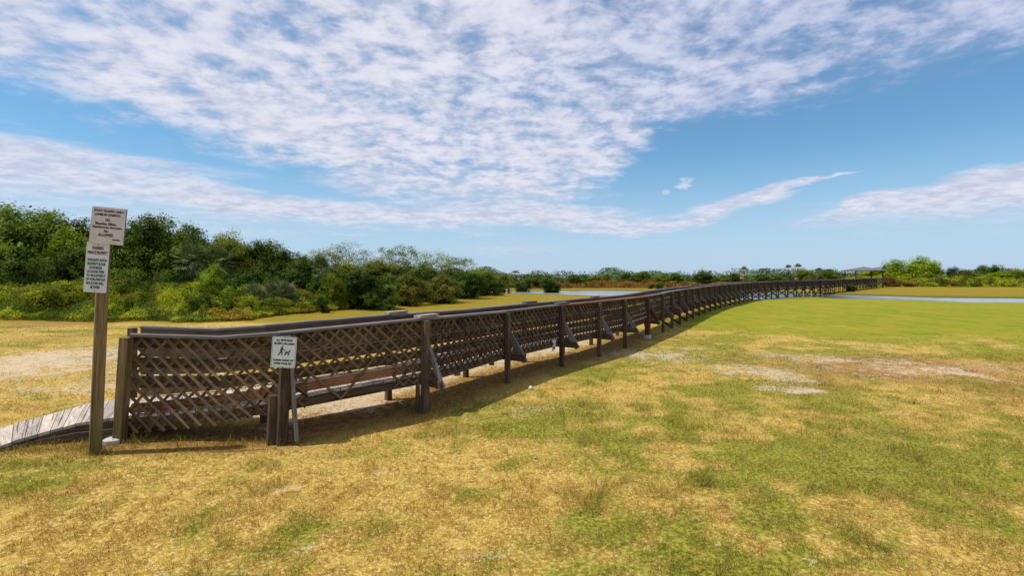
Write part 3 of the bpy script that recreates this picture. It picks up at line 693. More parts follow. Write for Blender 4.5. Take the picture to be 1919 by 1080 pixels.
# ------------------------------------------------------------------ lettering
def text_mesh(txt, size, align='CENTER', bold=0.):
    cu = bpy.data.curves.new('t', 'FONT'); cu.body = txt; cu.size = size; cu.align_x = align; cu.align_y = 'CENTER'; cu.extrude = .0008; cu.offset = bold; cu.resolution_u = 2
    ob = bpy.data.objects.new('t', cu); C.objects.link(ob); dg = bpy.context.evaluated_depsgraph_get(); dg.update()
    me = bpy.data.meshes.new_from_object(ob.evaluated_get(dg)); bpy.data.objects.remove(ob)
    V = np.array([v.co for v in me.vertices]); Fs = [tuple(p.vertices) for p in me.polygons]
    return V, Fs
def lettering(name, lines, material, parent, front):
    """lines: (text, x, z, width). text stands upright in the board's x,z plane, facing -y"""
    v, f = [], []
    for txt, x, z, wd, hh in lines:
        V, Fs = text_mesh(txt, hh / .72, bold=.002)
        if not len(V): continue
        cw = V[:, 0].max() - V[:, 0].min(); k = wd / cw; b = len(v)
        for p in V: v.append((x + p[0] * k, front - p[2], z + p[1]))
        f += [tuple(b + q for q in F_) for F_ in Fs]
    me = bpy.data.meshes.new(name); me.from_pydata(v, [], f); me.update(); me.materials.append(material)
    o = bpy.data.objects.new(name, me); C.objects.link(o); o.parent = parent; return o
def board(name, w_, h_, th, material, parent, edge=None, r=.012):
    m = MB(1); pts = []
    for cx, cz, a0 in ((w_ / 2 - r, h_ / 2 - r, 0), (-w_ / 2 + r, h_ / 2 - r, 90), (-w_ / 2 + r, -h_ / 2 + r, 180), (w_ / 2 - r, -h_ / 2 + r, 270)):
        for k in range(4):
            a = math.radians(a0 + k * 30); pts.append((cx + r * math.cos(a), cz + r * math.sin(a)))
    m.poly(pts, th); o = m.build(name, material, parent)
    if edge:
        o.data.materials.append(edge)
        for p in o.data.polygons:
            if abs(p.normal.y) < .5: p.material_index = 1
    return o
# two boards on a leaning post
SP = empty('sign_post', (-4.93, 5.80, 0)); tag(SP, 'leaning wooden post carrying two white notice boards beside the ramp', 'sign post')
m = MB(41); m.bar((0, 0, -.15), (.125, 0, 2.82), .115, .115, side=(1, 1, 0)); m.build('post', W_post, SP, .006)
ub = board('notice_board', .355, .425, .022, M_signA, SP, M_edge, .004); ub['label'] = 'upper notice board with dark red lettering'
ub.location = (.115 + .14, -.115, 2.665); ub.rotation_euler = (0, math.radians(5.0), math.radians(9))
fr = -.0122
lettering('lettering', [('FOOT TRAFFIC ONLY', 0, .168, .31, .024), ('LANES IN GARNCA', -.01, .125, .27, .026), ('NO', -.005, .065, .045, .03), ('Bicycles, Bikes,', -.02, .02, .22, .026), ('Skateboards, Scooters,', 0, -.02, .31, .024), ('Etc.', -.01, -.065, .05, .026), ('ALLOWED', -.01, -.11, .16, .03)], M_maroon, ub, fr)
lettering('small_print', [('BOARD OF DIR.', .10, -.158, .08, .012)], M_ink, ub, fr)
lb = board('warning_board', .245, .585, .012, M_signB, SP, M_edge, .012); lb['label'] = 'lower narrow notice board with blue and red lettering'
lb.location = (.115, -.105, 2.185); lb.rotation_euler = (0, math.radians(4.0), math.radians(7))
fr = -.0072
lettering('heading', [('WARNING', .0, .222, .12, .036), ('PRIVATE PROPERTY', 0, .168, .215, .036)], M_red, lb, fr)
lettering('lettering', [('YOUR ENTRY ONTO IS', 0, .083, .205, .030), ('PROPERTY IS DUE', -.005, .037, .19, .030), ('AUTHORIZED', -.01, -.008, .14, .030), ('LOCATION OPEN', -.005, -.053, .18, .030), ('TO VIOLATORS IT', 0, -.098, .205, .030), ('OF YOUR OWN DUE', 0, -.143, .20, .030), ('VIOLATORS WILL', -.005, -.188, .19, .030), ('BE TOWED', 0, -.233, .10, .030)], M_blue, lb, fr)
for zz_ in (.275, .262): pass
m = MB(2); m.tube([(0, fr - .003, .262), (0, fr, .262)], .006, 8); m.build('screw', M_ink, lb)
m = MB(2); m.tube([(0, fr - .003, -.278), (0, fr, -.278)], .005, 8); m.build('screw', M_ink, lb)
# the pet sign on the second railing post
ps = empty('pet_sign', (-2.745, 5.905, 1.165)); ps.rotation_euler = (0, math.radians(4.2), math.radians(6))
tag(ps, 'white metal pet notice with a walker and dog pictogram on the second railing post', 'sign')
board('plate', .285, .375, .004, M_signC, ps, M_steel, .014)
m = MB(1); w2, h2 = .133, .178
for p, q in (((-w2, h2), (w2, h2)), ((w2, h2), (w2, -h2)), ((w2, -h2), (-w2, -h2)), ((-w2, -h2), (-w2, h2))): m.bar((p[0], -.0026, p[1]), (q[0], -.0026, q[1]), .0035, .001, side=(0, 1, 0))
m.build('border', M_blue, ps)
fr = -.0028
lettering('upper_lettering', [('ALL PETS MUST', .0, .142, .20, .022), ('BE KEPT ON LEASH', 0, .102, .235, .022)], M_ink, ps, fr)
lettering('lower_lettering', [('PLEASE CLEAN UP', 0, -.098, .235, .022), ('AFTER YOUR PET', -.003, -.138, .215, .022)], M_ink, ps, fr)
m = MB(2); th = .001
k = .36
def seg2(p, q, w_): m.bar((p[0] * k, -.003, p[1] * k), (q[0] * k, -.003, q[1] * k), w_ * k, th, side=(0, 1, 0))
m.tube([(-.045 * k * 1, -.0035, .20 * k), (-.045 * k, -.0025, .20 * k)], .024 * k, 10)
seg2((-.055, .17), (-.085, .05), .06); seg2((-.085, .06), (-.12, -.04), .04); seg2((-.12, -.03), (-.175, -.11), .035); seg2((-.08, .06), (-.05, -.02), .04); seg2((-.05, -.01), (-.055, -.105), .035); seg2((-.06, .14), (-.02, .08), .028); seg2((-.02, .08), (.02, .07), .022); seg2((.02, .075), (.14, .02), .008)
m.build('walker_symbol', M_ink, ps)
m = MB(3)
seg2((.05, -.01), (.16, -.005), .05); seg2((.16, .0), (.19, .06), .035); seg2((.18, .06), (.225, .05), .03); seg2((.06, -.02), (.03, -.10), .022); seg2((.07, -.02), (.075, -.10), .02); seg2((.15, -.02), (.145, -.10), .022); seg2((.16, -.02), (.17, -.095), .018); seg2((.05, .0), (.02, .05), .014); seg2((.19, .07), (.20, .095), .016)
m.build('dog_symbol', M_ink, ps)
for zz_ in (.182, -.182):
    m = MB(2); m.tube([(0, -.005, zz_), (0, -.002, zz_)], .006, 8); m.build('bolt', M_ink, ps)
# small things under the walk
t = empty('number_plate', (.94, 11.02, .52), math.radians(35)); tag(t, 'small pale plate with a dark round hole low on the lattice by the fifth post', 'plate')
m = MB(4); m.poly([(-.055, -.14), (.04, -.11), (.06, .11), (-.03, .12), (-.07, .07), (-.045, 0)], .008); m.build('plate', M_signA, t)
m = MB(4); m.tube([(-.005, -.009, -.06), (-.005, -.004, -.06)], .024, 12); m.build('hole_plug', M_ink, t)
bx_, by_ = -.98, 8.85
t = empty('bottle', (bx_, by_, .15)); t.location = (-1.03, 8.75, .20)
tag(t, 'small bottle with green neck and grey label hanging below the lattice after the third post', 'bottle')
t.location = (-.98, 8.75, .30)
m = MB(4); m.tube([(0, 0, 0), (0, 0, .02), (0, 0, .12)], [.055, .065, .062], 12); m.build('label_band', M_greyp, t, smooth=True)
m = MB(4); m.tube([(0, 0, .12), (0, 0, .17), (0, 0, .21), (0, 0, .27), (0, 0, .30)], [.062, .045, .02, .016, .004], 12); m.build('neck', M_greenp, t, smooth=True)
t = empty('tin_can', (-.41, 9.82, .30)); tag(t, 'small grey can with a dark mouth hanging below the lattice before the fourth post', 'can')
m = MB(4); m.tube([(0, 0, .02), (0, 0, .15)], [.055, .055], 12); m.build('can_body', M_greyp, t, smooth=True)
m = MB(4); m.tube([(0, 0, -.01), (0, 0, .018)], [.05, .056], 12); m.build('can_mouth', M_ink, t)
m = MB(4); m.tube([(.055, 0, .14), (.06, 0, .30)], .003, 5); m.build('wire', M_steel, t)
t = MB(4); t.bar((0, 0, .01), (.10, -.13, .012), .03, .006); t.bar((.0, 0, .01), (-.03, .04, .07), .03, .006); o = t.build('paper_scrap', M_white); o.location = (-1.86, 8.0, gz(-1.86, 8.0) + .01); tag(o, 'torn strip of white paper lying at the foot of a short leg', 'litter')
t = MB(4); t.tube([(0, 0, 0), (0, 0, .02), (0, 0, .05), (0, 0, .07)], [.015, .035, .035, .012], 10); gx0, gy0 = gp(995, 732); o = t.build('ball', M_white, smooth=True); o.location = (gx0, gy0, gz(gx0, gy0)); tag(o, 'small white ball lying in the grass in front of the boardwalk', 'ball')
gx0, gy0 = gp(950, 551); t = MB(4); t.bar((0, 0, -.1), (0, 0, .45), .2, .16, side=(0, 1, 0)); t.bar((-.02, 0, .45), (-.02, 0, .52), .26, .2, side=(0, 1, 0)); o = t.build('marker_post', M_white, bevel=.02); o.location = (gx0, gy0, gz(gx0, gy0)); tag(o, 'short white marker post at the near end of the left pond', 'post')

# ------------------------------------------------------------------ gazebo
def gazebo():
    G = empty('gazebo', (58.0, 81.0, 0), math.radians(-35)); tag(G, 'open gazebo with a low grey hip roof at the far end of the boardwalk', 'gazebo')
    r, n = 2.75, 8; zf = .74
    ring = [(r * math.cos(2 * math.pi * (k + .5) / n), r * math.sin(2 * math.pi * (k + .5) / n)) for k in range(n)]
    m = MB(1); b = len(m.v)
    for z, k in ((zf - .12, 1.0), (zf, 1.0)): m.v += [(x * k, y * k, z) for x, y in ring]
    m.f = [tuple(range(n - 1, -1, -1)), tuple(range(n, 2 * n))] + [(k, (k + 1) % n, n + (k + 1) % n, n + k) for k in range(n)]
    m.gx = [v[0] for v in m.v]; m.gy = [v[1] for v in m.v]; m.rn = [.5] * len(m.v); m.build('floor', W_pale, G)
    for k, (x, y) in enumerate(ring):
        m = MB(k); m.bar((x, y, -.2), (x, y, 2.75), .11, .11, side=(x, y, 0)); m.build('post', W_dark, G)
        x2, y2 = ring[(k + 1) % n]
        if k not in (2,):
            m = MB(k)
            for z in (.95, 1.2, 1.5): m.bar((x, y, z), (x2, y2, z), .04, .12 if z > 1.4 else .09, side=(0, 0, 1))
            for q in range(1, 9): m.bar((x + (x2 - x) * q / 9, y + (y2 - y) * q / 9, .8), (x + (x2 - x) * q / 9, y + (y2 - y) * q / 9, 1.48), .09, .03, side=(-y, x, 0))
            m.build('railing', W_pale, G)
    m = MB(1); e = 1.24; m.v = [(x * e, y * e, 2.68) for x, y in ring] + [(x * e, y * e, 2.80) for x, y in ring] + [(x * .12, y * .12, 3.36) for x, y in ring] + [(0, 0, 3.46)]
    m.f = [tuple(range(n - 1, -1, -1))] + [(k, (k + 1) % n, n + (k + 1) % n, n + k) for k in range(n)] + [(n + k, n + (k + 1) % n, 2 * n + (k + 1) % n, 2 * n + k) for k in range(n)] + [(2 * n + k, 2 * n + (k + 1) % n, 3 * n) for k in range(n)]
    m.gx = [0] * len(m.v); m.gy = m.gx; m.rn = m.gx; m.build('roof', M_shingle, G)
gazebo()
# low pale timber platform beyond the walk
t = empty('platform', (31.5, 71.5, 0), math.radians(4)); tag(t, 'low pink-brown timber platform with one rail beyond the boardwalk', 'platform')
m = MB(1)
for k in range(-6, 7): m.bar((k * .3 - .0, -.7, .62), (k * .3, .7, .62), .28, .05)
m.build('deck', W_new, t)
m = MB(2); m.bar((-2, -.72, .97), (2, -.72, .97), .06, .12); m.build('rail', W_pale, t)
for k in (-2, -.7, .7, 2): m = MB(3); m.bar((k, -.72, -.2), (k, -.72, .92), .1, .1); m.build('post', W_new, t)

# ------------------------------------------------------------------ vegetation
def leaf_quads(r, c, n, sz, asp=.55, up=.35):
    """c: centres (N,3), n: preferred normals (N,3), sz: sizes (N)"""
    N = len(c); rnd = r.normal(size=(N, 3)); nn = n * 1.35 + rnd * .62; nn[:, 2] += up; nn /= np.linalg.norm(nn, axis=1, keepdims=True) + 1e-9
    t = np.cross(nn, r.normal(size=(N, 3))); t /= np.linalg.norm(t, axis=1, keepdims=True) + 1e-9; b = np.cross(nn, t)
    a = t * (sz[:, None] * .5); q = b * (sz[:, None] * .5 * asp)
    droop = nn * (sz[:, None] * -.12)
    V = np.stack([c - a + droop, c - q * 1.0, c + a + droop, c + q * 1.0], 1)
    return V
def crown(seed, Hh, R, z0, lobes=14, leaves=7000, size=.16, flat_=1., open_=0., fill=.18, sub=22, sig=.085):
    r = np.random.default_rng(seed); cz = (z0 + Hh) / 2; hz = (Hh - z0) / 2
    L = []
    for k in range(lobes):
        for _ in range(30):
            d = r.normal(size=3); d /= np.linalg.norm(d); q = r.uniform(.35, .72)
            p = np.array([d[0] * R * q, d[1] * R * q, cz + d[2] * hz * q * flat_])
            if all(np.linalg.norm((p - o[0]) / np.array([R, R, hz])) > .30 for o in L): break
        if z0 < .3 and k % 3 == 0: p[2] = hz * r.uniform(.15, .35)
        L.append((p, r.uniform(.30, .48)))
    cs, ns, ss, ti, hu = [], [], [], [], []
    per = leaves // lobes
    for p, k in L:
        rad = np.array([R * k, R * k, hz * k * 1.05]); tl = r.uniform(.2, .75); hl = r.random()
        d = r.normal(size=(sub, 3)); d /= np.linalg.norm(d, axis=1, keepdims=True); d[:, 2] = np.where((d[:, 2] < -.35) & (z0 > .5), -d[:, 2], d[:, 2])
        sc = p + d * rad * r.uniform(.78, 1.08, (sub, 1)); ts = np.clip(tl + r.normal(size=sub) * .2, 0, 1); hs_ = np.clip(hl * .6 + r.random(sub) * .4, 0, 1)
        w_ = r.integers(0, sub, per); c = sc[w_] + r.normal(size=(per, 3)) * np.array([R, R, hz]) * sig
        n = d[w_]; cs.append(c); ns.append(n); ss.append(size * r.uniform(.6, 1.35, per)); ti.append(np.clip(ts[w_] + r.normal(size=per) * .18, 0, 1)); hu.append(hs_[w_])
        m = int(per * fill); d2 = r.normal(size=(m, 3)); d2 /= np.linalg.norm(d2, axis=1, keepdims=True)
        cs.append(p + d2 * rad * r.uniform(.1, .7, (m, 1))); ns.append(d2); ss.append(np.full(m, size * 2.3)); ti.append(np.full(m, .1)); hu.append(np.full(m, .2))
    c, n, s_, t_, h_ = (np.concatenate(q) for q in (cs, ns, ss, ti, hu))
    keep = c[:, 2] > .03; c, n, s_, t_, h_ = c[keep], n[keep], s_[keep], t_[keep], h_[keep]
    V = leaf_quads(r, c, n, s_); N = len(V)
    return V.reshape(-1, 3), np.arange(N * 4).reshape(-1, 4), dict(tint=t_, hue=h_), [q[0] for q in L]
PROTO = {}
def proto(key, name, Hh, R, z0, material, trunk=True, tr=.12, **kw):
    root = empty(name, (0, 0, 0)); V, Fq_, at, Ls = crown(hash_(key), Hh, R, z0, **kw)
    mesh_np('crown', V, Fq_, material, at, root)
    if trunk:
        m = MB(3); rr = random.Random(len(key)); m.tube([(0, 0, -.15), (.05, .03, z0 * .5), (.0, .08, z0 + .2 * (Hh - z0)), (0, 0, Hh * .72)], [tr * 1.3, tr, tr * .75, tr * .25], 8)
        for p in Ls:
            zb = min(max(z0 * .7, .25 * Hh), p[2] * .7); m.tube([(0, .03, zb), (p[0] * .5, p[1] * .5, zb + (p[2] - zb) * .62), tuple(p)], [tr * .5, tr * .33, tr * .12], 5)
        m.build('trunk', M_bark, root, smooth=True)
    PROTO[key] = [root, Hh, R, False, name]
def hash_(s): return sum(ord(c) * (i + 3) for i, c in enumerate(s))
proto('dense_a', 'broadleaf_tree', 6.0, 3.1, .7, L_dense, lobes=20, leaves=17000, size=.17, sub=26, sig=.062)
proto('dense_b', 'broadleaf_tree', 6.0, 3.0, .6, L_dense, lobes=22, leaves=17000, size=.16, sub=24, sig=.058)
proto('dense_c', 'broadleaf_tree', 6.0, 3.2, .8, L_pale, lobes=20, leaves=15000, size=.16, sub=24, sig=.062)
proto('sparse_a', 'open_tree', 6.0, 2.6, 2.6, L_pale, lobes=13, leaves=2600, size=.13, sub=16, sig=.085, fill=.0, tr=.09)
proto('sparse_b', 'open_tree', 6.0, 2.4, 2.4, L_pale, lobes=12, leaves=3600, size=.13, sub=14, sig=.075, fill=.0, tr=.09)
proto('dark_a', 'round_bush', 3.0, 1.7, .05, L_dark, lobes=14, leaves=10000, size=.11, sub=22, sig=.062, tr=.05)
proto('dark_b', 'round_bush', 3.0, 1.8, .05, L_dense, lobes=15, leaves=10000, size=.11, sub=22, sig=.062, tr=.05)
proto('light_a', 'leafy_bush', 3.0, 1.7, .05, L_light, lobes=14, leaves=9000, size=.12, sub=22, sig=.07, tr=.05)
proto('olive_a', 'leafy_bush', 3.0, 1.7, .05, L_olive, lobes=14, leaves=9000, size=.12, sub=22, sig=.07, tr=.05)
proto('rust_a', 'rust_bush', 2.0, 1.5, .02, L_rust, lobes=11, leaves=5000, size=.11, sub=20, sig=.08, tr=.03)
proto('vine_a', 'vine_mound', 2.0, 1.9, .02, L_vine, lobes=13, leaves=8500, size=.10, sub=22, sig=.075, tr=.03)
def fan_leaf(m, p, d, R, spread, nb, r, droop=.25):
    d = d.normalized(); s_ = d.cross(Vector((0, 0, 1))); s_ = s_.normalized() if s_.length > .01 else Vector((1, 0, 0)); u = s_.cross(d)
    for k in range(nb):
        a = (k / (nb - 1) - .5) * spread; e = (d * math.cos(a) + s_ * math.sin(a)); tip = p + e * R * r.uniform(.85, 1.05) + Vector((0, 0, -droop * R * (abs(a) / spread + .3))); mid_ = p + e * R * .55 + u * .03 * R
        wv = (s_ * math.cos(a) - d * math.sin(a)) * R * .045; b = len(m['v']); m['v'] += [tuple(p), tuple(mid_ - wv), tuple(tip), tuple(mid_ + wv)]; m['t'].append(r.random())
def make_palm(key, name, Hh, R, trunk_h, n_f, skirt=True, material=L_palm, low=-.5):
    root = empty(name, (0, 0, 0)); r = random.Random(hash_(key))
    def fronds(count, zlo, zhi, rad, nm, mt, sp, droop):
        m = dict(v=[], t=[])
        for k in range(count):
            a = 2 * math.pi * (k * .381966) + r.uniform(-.2, .2); el = zlo + (zhi - zlo) * (k / max(1, count - 1)); d = Vector((math.cos(a) * math.cos(el), math.sin(a) * math.cos(el), math.sin(el)))
            p = Vector((0, 0, trunk_h)) + d * rad * r.uniform(.35, .5); fan_leaf(m, p, d, rad * .62, sp, 15, r, droop)
        V = np.array(m['v']); mesh_np(nm, V, np.arange(len(V)).reshape(-1, 4), mt, dict(tint=np.array(m['t']), hue=np.zeros(len(m['t']))), root)
    fronds(n_f, low, 1.45, R, 'crown', material, 2.4, .22)
    if skirt: fronds(16, -1.45, -.7, R * .75, 'dead_skirt', L_straw, 1.2, .1)
    if trunk_h > .3:
        m = MB(2); m.tube([(0, 0, -.1), (.03, 0, trunk_h * .5), (0, 0, trunk_h)], [.19, .16, .17], 8); m.build('trunk', M_bark, root, smooth=True)
    PROTO[key] = [root, Hh, R, False, name]
make_palm('palm_a', 'fan_palm', 4.0, 1.1, 3.2, 22)
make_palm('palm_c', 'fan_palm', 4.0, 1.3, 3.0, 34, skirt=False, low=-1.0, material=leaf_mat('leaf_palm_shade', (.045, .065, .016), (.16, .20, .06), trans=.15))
make_palm('palm_b', 'fan_palm', 4.0, 1.0, 3.25, 16, skirt=False)
make_palm('palmetto', 'palmetto', 1.6, 1.4, .45, 34, skirt=False, low=-.2)
make_palm('stump', 'dying_palm', 3.0, 1.0, 2.3, 5, skirt=True, material=L_straw)
CNT = {}
def plant(key, px, top, half, Yd, label, cat, group, rot=None, base=None, wide=None):
    """stands at bearing px and distance Yd; top row and half width in px give its height and spread in metres"""
    root, Hh, R, used, nm = PROTO[key]
    if key.startswith(('dense', 'sparse')) and px < 960: top += 11
    x = (px - 960) / F * Yd; h = H + (HY - top) / F * Yd; rad = half / F * Yd
    z = gz(x, Yd) - .03; k = CNT.get(key, 0); CNT[key] = k + 1
    if not used: PROTO[key][3] = True; o = root
    else:
        o = root.copy(); C.objects.link(o)
        for k_ in ('label', 'category', 'group'):
            if k_ in o: del o[k_]
        for ch in list(root.children): c = ch.copy(); C.objects.link(c); c.parent = o
    o.location = (x, Yd, z); o.rotation_euler = (0, 0, (k * 2.4 + px * .37) % 6.283 if rot is None else rot); o.scale = (rad / R, rad / R, (h - z) / Hh)
    tag(o, label, cat, group); return o
GT = 'tall trees at the back of the left thicket'; GM = 'bushes along the foot of the left thicket'; GF = 'shrubs on the far side of the pond'; GP = 'palms on the skyline'; GR = 'bushes at the right edge beyond the pond'
# left thicket: key, px, top row, half width px, distance, label
TREES = [
 ('dense_a', 30, 374, 135, 33, 'broad green tree on the skyline at the left edge of the picture'),
 ('dense_b', 128, 398, 85, 34, 'green tree just left of the notice boards, rounded top'),
 ('dense_a', 272, 392, 78, 31.5, 'tall green tree rising right beside the notice boards'),
 ('dense_b', 345, 408, 68, 32.5, 'tall green tree second to the right of the notice boards'),
 ('dense_c', 425, 430, 62, 33, 'lighter green tree in the middle of the left thicket'),
 ('dense_a', 485, 440, 62, 35, 'dark green tree above the palmetto clump'),
 ('dense_b', 548, 456, 56, 36, 'lower green tree where the thicket skyline steps down'),
 ('sparse_b', 602, 458, 34, 39, 'small see-through tree at the start of the airy group'),
 ('sparse_a', 650, 440, 56, 40, 'airy tree with open twiggy crown, left of the airy group'),
 ('sparse_b', 742, 448, 46, 42, 'airy tree with a narrow denser top in the middle of the airy group'),
 ('sparse_a', 806, 456, 54, 44, 'airy tree with pale open crown right of the narrow topped one'),
 ('sparse_b', 858, 470, 42, 47, 'last airy tree before the skyline drops'),
 ('dense_c', 640, 480, 58, 37, 'olive green tree under the airy crowns, left one'),
 ('dense_c', 715, 476, 58, 39.5, 'olive green tree under the airy crowns, middle one'),
 ('dense_c', 790, 484, 56, 43, 'olive green tree under the airy crowns, right one'),
 ('dense_b', 848, 492, 44, 47, 'green tree behind the dark rounded bushes near the lawn'),
 ('dense_c', 902, 492, 36, 53, 'yellow green tree near the right end of the left thicket'),
 ('sparse_a', 935, 496, 24, 57, 'small open tree at the right tip of the left thicket'),
 ('dense_b', 205, 438, 70, 31, 'green tree directly behind the notice boards')]
for k, px, tp, hw, yd, lb_ in TREES: plant(k, px, tp, hw, yd, lb_, 'tree', GT)
BUSH = [
 ('dark_a', 95, 452, 75, 28.5, 'large dark round bush left of the notice boards'), ('dark_b', 20, 448, 66, 29.5, 'green bush at the left picture edge above the vines'), ('light_a', 140, 436, 62, 31.5, 'yellow green bush behind the large dark round bush'),
 ('dark_a', -20, 478, 60, 27.5, 'dark bush cut by the left picture edge'), ('dark_b', 245, 497, 50, 27, 'green bush low right of the notice boards'), ('dark_b', 322, 500, 46, 27.5, 'green bush below the second tall tree'),
 ('light_a', 400, 503, 40, 25.5, 'bright green bush standing out of the vines'), ('dark_a', 372, 545, 26, 22.9, 'small dark shrub at the front of the vines'), ('dark_a', 448, 500, 52, 28, 'dark bush in the deep shade left of the palmettos'),
 ('dark_a', 540, 497, 62, 31, 'dark bush behind the palmettos'), ('dark_a', 618, 505, 44, 31, 'dark bush right of the palmettos'), ('light_a', 622, 520, 34, 29.5, 'bright green bush left of the large dark lawn bush'),
 ('dark_a', 605, 552, 14, 27.0, 'tiny dark shrub in the orange vines'), ('dark_a', 688, 498, 56, 30.3, 'large dark rounded bush bulging onto the lawn'), ('dark_b', 716, 530, 38, 29.4, 'lower front lobe bush of the large dark lawn bush'),
 ('olive_a', 770, 512, 50, 33.5, 'olive bush right of the large dark lawn bush'), ('olive_a', 832, 514, 48, 36.5, 'olive brown rounded bush against the lawn'), ('dark_a', 800, 498, 52, 39, 'dark bush behind the olive brown rounded bush'),
 ('dark_a', 880, 503, 44, 43, 'dark bush with deep shade at its foot, near the pond end'), ('dark_b', 918, 506, 32, 49, 'dark green bush next to the last of the thicket'), ('olive_a', 945, 512, 20, 57, 'small olive bush at the right tip of the thicket'),
 ('dark_a', 980, 518, 22, 63, 'dark bush just past the thicket tip'), ('dark_a', 1034, 517, 23, 60, 'dark bush standing at the water edge of the left pond')]
for k, px, tp, hw, yd, lb_ in BUSH: plant(k, px, tp, hw, yd, lb_, 'bush', GM)
plant('palmetto', 525, 527, 46, 27.6, 'large grey green palmetto with spiky fans above the orange vines', 'palmetto', 'palmettos in the left thicket')
plant('palmetto', 478, 533, 26, 26.2, 'smaller palmetto left of the large one', 'palmetto', 'palmettos in the left thicket')
plant('palm_c', 362, 462, 40, 28.6, 'grey green fan palm half hidden right of the notice boards', 'palm', 'palms in the left thicket')
plant('palm_c', 408, 466, 34, 29.6, 'grey green fan palm beside the lighter green tree', 'palm', 'palms in the left thicket')
plant('palm_c', 603, 486, 22, 32, 'grey green fan palm where the skyline steps down', 'palm', 'palms in the left thicket')
VM = [(20, 520, 75, 26.5, 'yellow green vine mound at the left picture edge'), (110, 524, 66, 25.8, 'yellow green vine mound under the large dark bush'), (205, 520, 64, 25.5, 'yellow green vine mound behind the sign post'),
 (285, 536, 58, 25.2, 'vine mound right of the sign post'), (350, 540, 50, 24.8, 'vine mound under the green fan palms'), (430, 548, 55, 24.6, 'golden vine mound below the bright green bush'), (500, 556, 50, 25.8, 'golden vine mound below the palmetto'),
 (565, 560, 44, 27.6, 'orange tinted vine mound above the boardwalk rail')]
for px, tp, hw, yd, lb_ in VM: plant('vine_a', px, tp, hw, yd, lb_, 'vine mound', 'vine mounds before the left thicket')
# the tangle of vines between and in front of the mounds
def tangle(name, line, depth, hfun, dens, material, seed, size=.10, vol=0.):
    r = np.random.default_rng(seed); cs = []; ng = []
    for (x0, y0), (x1, y1) in zip(line, line[1:]):
        L = math.hypot(x1 - x0, y1 - y0); n = int(L * depth * dens); t = r.random(n); s = r.random(n) ** 1.2
        nx_, ny_ = -(y1 - y0) / L, (x1 - x0) / L
        if ny_ < 0: nx_, ny_ = -nx_, -ny_
        wob_ = (fbm(x0 + (x1 - x0) * t, y0 + (y1 - y0) * t, .5, 3, 8) - .5) * 1.6
        x = x0 + (x1 - x0) * t + nx_ * (s * depth + wob_); y = y0 + (y1 - y0) * t + ny_ * (s * depth + wob_)
        hh = hfun(x, y, s * depth)
        e_ = .15; w2_ = fbm(x + e_, y, .5, 3, 8) * 0
        gx_ = (hfun(x + e_, y, s * depth + nx_ * e_) - hh) / e_; gy_ = (hfun(x, y + e_, s * depth + ny_ * e_) - hh) / e_
        ng.append(np.stack([-gx_, -gy_, np.ones(n)], -1)); hh = hh * np.where(r.random(n) < vol, r.random(n), 1.)
        cs.append(np.stack([x, y, ground_z(x, y) + hh * (1 - .25 * r.random(n) ** 2) + r.normal(size=n) * .03 + .02], -1))
    c = np.concatenate(cs); n = np.concatenate(ng); n /= np.linalg.norm(n, axis=1, keepdims=True); tint = np.clip(sstep(fbm(c[:, 0], c[:, 1] * 1.5, 1.0, 4, seed), .34, .66) * 1.0 + r.normal(size=len(c)) * .15, 0, 1); hue = np.clip(sstep(fbm(c[:, 0], c[:, 1], .35, 3, seed + 5), .35, .65) + sstep(c[:, 0], -14.5, -11.5) * .95 * (c[:, 1] < 40) - .30, 0, 1)
    V = leaf_quads(r, c, n, size * r.uniform(.6, 1.5, len(c))); o = mesh_np(name, V.reshape(-1, 3), np.arange(len(V) * 4).reshape(-1, 4), material, dict(tint=tint, hue=hue)); tag(o, kind='stuff'); return o
LLINE = [(-36, 23.5), (-22.9, 22.3), (-17.7, 21.8), (-12.9, 21.6), (-11.8, 22.4), (-11.6, 25.3), (-10.7, 27.8), (-10.0, 30)]
def hl(x, y, d):
    lump = fbm(x, y, .9, 4, 21); return np.clip((1 - np.exp(-(d + .05) / 1.1)) * (.62 + d * .035) * (.05 + 1.8 * sstep(lump, .3, .7)) + .15, .02, 3) * np.interp(x, [-25, -14, -10], [1.15, .95, .7])
tangle('vine_tangle', LLINE, 7.5, hl, 620, L_vine, 3, .085, .25)
